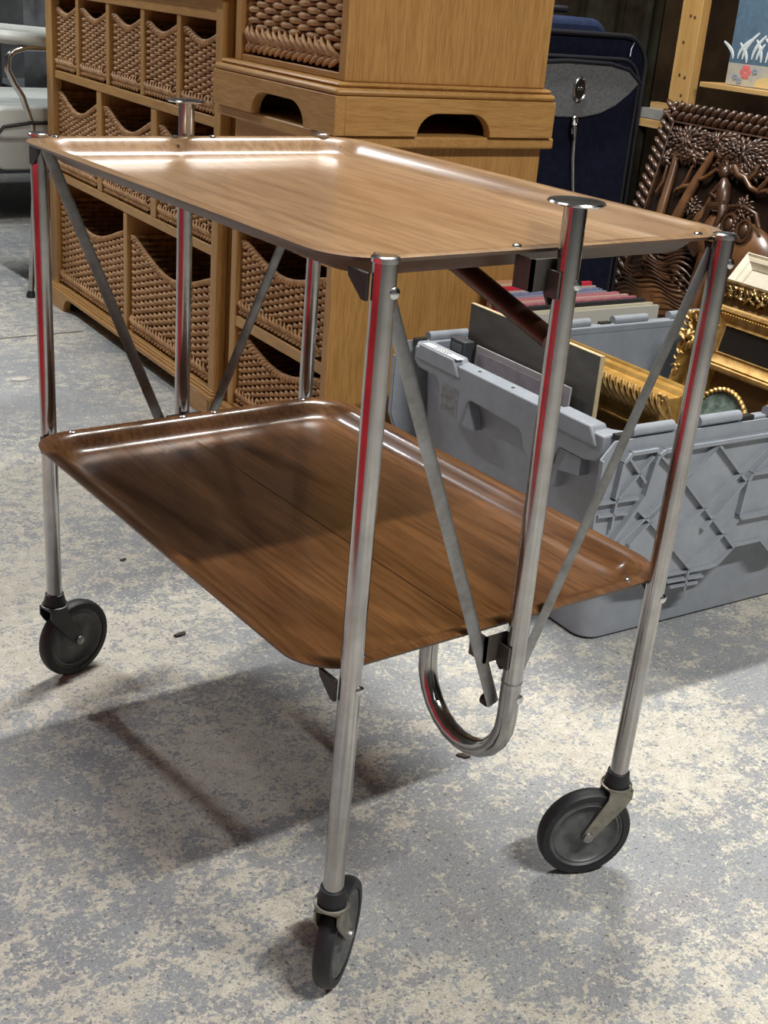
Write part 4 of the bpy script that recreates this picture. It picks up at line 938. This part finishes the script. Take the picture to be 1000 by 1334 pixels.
sd.tube([(0.318, -0.034, 0.452), (0.33, -0.040, 0.476), (0.37, -0.042, 0.483), (0.41, -0.040, 0.474), (0.425, -0.034, 0.448)], 0.0055, 8)
for k in range(10): sd.tube([(0.225+0.012*k*0.5, -0.030, 0.41-0.004*k), (0.215+0.012*k*.5, -0.034, 0.385-0.004*k)], 0.003, 5)
sd.make('saddle_straps', teak, P, smooth=60, kind='stuff')
gr = MB(); rnd = random.Random(3)
for k in range(20):
    z = 0.115+0.0105*k; pts = []
    hw = 0.125*math.sqrt(max(0.03, 1-((z-0.215)/0.115)**2))
    for j in range(14):
        x = 0.155-hw+2*hw*j/13
        bulge = math.sqrt(max(0.0, 1-((x-0.155)/0.135)**2-((z-0.215)/0.13)**2))
        pts.append((x, -0.006-0.027*bulge, z+0.006*math.sin(x*52+k*0.8)+0.035*(x-0.155)))
    gr.tube(pts, 0.0026, 5)
gr.make('carved_hair_lines', teak, P, smooth=60)
wv = MB()
for k in range(9):
    z = 0.375-0.012*k
    wv.tube([(0.06+0.02*k*0.3+0.014*j, -0.014-0.006*math.sin(j*0.9), z+0.014*math.sin(j*0.55+k*0.5)) for j in range(13)], [0.002+0.004*math.sin(PI*j/12) for j in range(13)], 6)
wv.make('carved_foliage_bands', teak, P, smooth=60)

# ------------------------------------------------------------------ vinyl armchair at the far left
Ch = thing('vinyl_armchair', 'pale grey vinyl armchair with chrome tube frame at the left edge', 'armchair', (0.64, 2.56, 0), 0)
# faces left (-x); side towards the camera
def cushion(x0, x1, y0, y1, z0, z1, m, nm, r=0.05, bev=0.02):
    return MB().prism([(x, z) for x, z in rrect(x0, x1, z0, z1, r, 8)], y0, y1, 'xz').make(nm, m, Ch, smooth=50, bevel=bev, seg=4)
cushion(0.0, 0.55, 0.05, 0.55, 0.345, 0.470, vinyl_dk, 'seat_base', 0.04, 0.006)
cushion(-0.005, 0.56, 0.04, 0.56, 0.425, 0.508, vinyl, 'seat', 0.041)
MB().tube([(0.0, 0.043, 0.385), (0.004, 0.040, 0.43), (0.03, 0.038, 0.458), (0.10, 0.036, 0.468), (0.55, 0.036, 0.468)], 0.0045, 8).make('piping', piping_m, Ch)
MB().prism([(0.50, 0.40), (0.60, 0.40), (0.72, 0.95), (0.64, 0.97)], 0.06, 0.54, 'xz').make('backrest', vinyl, Ch, smooth=40, bevel=0.02, seg=4)
for ya in (0.045, 0.555):
    MB().tube([(-0.03, ya, 0.685), (0.03, ya, 0.680), (0.25, ya, 0.668), (0.55, ya, 0.658)], [0.014, 0.019, 0.020, 0.016], 14, flat=0.85).make('armrest', vinyl, Ch)
    MB().tube([(0.16, ya, 0.656), (0.10, ya, 0.656), (0.065, ya, 0.645), (0.050, ya, 0.630), (0.048, ya, 0.600), (0.065, ya, 0.565), (0.085, ya, 0.535), (0.11, ya, 0.46), (0.115, ya, 0.34), (0.105, ya, 0.19), (0.092, ya, 0.012)], 0.0085, 12).make('chrome_frame', chrome, Ch)
    MB().tube([(0.48, ya, 0.66), (0.50, ya, 0.40), (0.53, ya, 0.012)], 0.0085, 12).make('chrome_frame', chrome, Ch)
    for x in (0.092, 0.53): MB().lathe([(0.013, 0.0), (0.014, 0.004), (0.010, 0.014), (0.009, 0.018)], 16, Matrix.Translation((x, ya, 0))).make('foot', rubber, Ch)
# dark sofa behind it
Q = thing('dark_sofa', 'charcoal upholstered seat with black leg behind the vinyl armchair', 'sofa', (0.95, 3.62, 0), 0)
MB().box(-0.08, 1.2, 0.05, 0.75, 0.16, 0.44).make('seat_base', charcoal, Q, bevel=0.03, seg=3)
MB().box(-0.10, 1.22, 0.55, 0.85, 0.16, 1.0).make('backrest', charcoal, Q, bevel=0.05, seg=3)
MB().prism([(x, z) for x, z in rrect(-0.10, 0.10, 0.16, 0.66, 0.06, 6)], 0.0, 0.80, 'xz').make('arm', charcoal, Q, smooth=50, bevel=0.02)
for x in (-0.03, 1.1):
    for y in (0.09, 0.7): MB().tube([(x, y, 0.16), (x, y, 0.0)], [0.028, 0.022], 12).make('leg', piping_m, Q)
R_ = thing('dark_cloth_drape', 'charcoal cloth draped over a chair back at the top left corner', 'cloth', (1.10, 3.30, 0), 0)
mb = MB(); rows = []
for j in range(7):
    z = 1.02-0.075*j*1.2
    rows.append([mb.bm.verts.new((-0.10+0.9*k/24, 0.04*math.sin(k*0.9+j*0.4)+0.02*math.sin(k*2.1)-0.05*math.sin(PI*j/7), z+0.02*math.sin(k*0.5))) for k in range(25)])
for j in range(6):
    for k in range(24): mb.bm.faces.new((rows[j][k], rows[j][k+1], rows[j+1][k+1], rows[j+1][k]))
o = mb.make('drape', mat('charcoal_drape', (0.045, 0.048, 0.054), 0.9, color2=(0.11, 0.115, 0.125), vscale=8), R_, smooth=60)
sm = o.modifiers.new('thickness', 'SOLIDIFY'); sm.thickness = 0.006
MB().tube([(-0.06, 0.03, 0.0), (-0.06, 0.03, 1.0), (0.76, 0.03, 1.0), (0.76, 0.03, 0.0)], 0.012, 10).make('rail_stand', dark_metal, R_)

# ------------------------------------------------------------------ chips on the floor
def chip(x, y, s, label, a, m=debris_m, flat=0.25):
    rnd = random.Random(int(x*1000+y*77)); mb = MB()
    poly = [(s*(1+0.35*rnd.uniform(-1, 1))*math.cos(k*PI/4), 0.5*s*(1+0.4*rnd.uniform(-1, 1))*math.sin(k*PI/4)) for k in range(8)]
    mb.prism(poly, 0.0, s*flat, 'xy'); o = mb.make('debris_chip', m, None, smooth=30, loc=(x, y, 0.0003), rot=(0, 0, a)); return tag(o, label, 'debris')
chip(0.3685, 0.2441, 0.009, 'small dark chip on the floor below the hooked pole', -0.5)
chip(0.2008, 0.6826, 0.010, 'small dark flake on the floor right of the far left wheel', 0.1)
chip(0.235, 0.945, 0.006, 'tiny dark speck on the floor just below the lower tray edge', 0.3)
chip(0.43, 1.90, 0.022, 'thin pale splinter on the floor in front of the wide cabinet', -0.3, mat('pale_splinter', (0.5, 0.47, 0.42), 0.8), 0.08)
chip(0.17, 2.10, 0.014, 'pale paper scrap on the floor left of the trolley leg', 0.4, mat('pale_scrap', (0.55, 0.52, 0.47), 0.8), 0.08)
bpy.context.view_layer.update()

# ------------------------------------------------------------------ red bench beside the photographer (seen in the chrome)
Rb = thing('red_bench', 'red upholstered bench outside the picture at left, mirrored as red streaks in the tubes', 'bench', (-1.62, -0.35, 0), 0)
MB().box(0, 0.72, 0, 1.55, 0.05, 0.40).make('bench_base', red_m, Rb, bevel=0.02)
MB().box(-0.01, 0.74, -0.01, 1.56, 0.405, 0.55).make('seat_cushion', red_m, Rb, bevel=0.04, seg=4)
for x in (0.06, 0.66):
    for y in (0.08, 1.47): MB().tube([(x, y, 0.06), (x, y, 0.0)], [0.025, 0.02], 12).make('leg', dark_metal, Rb)
bpy.context.view_layer.update()
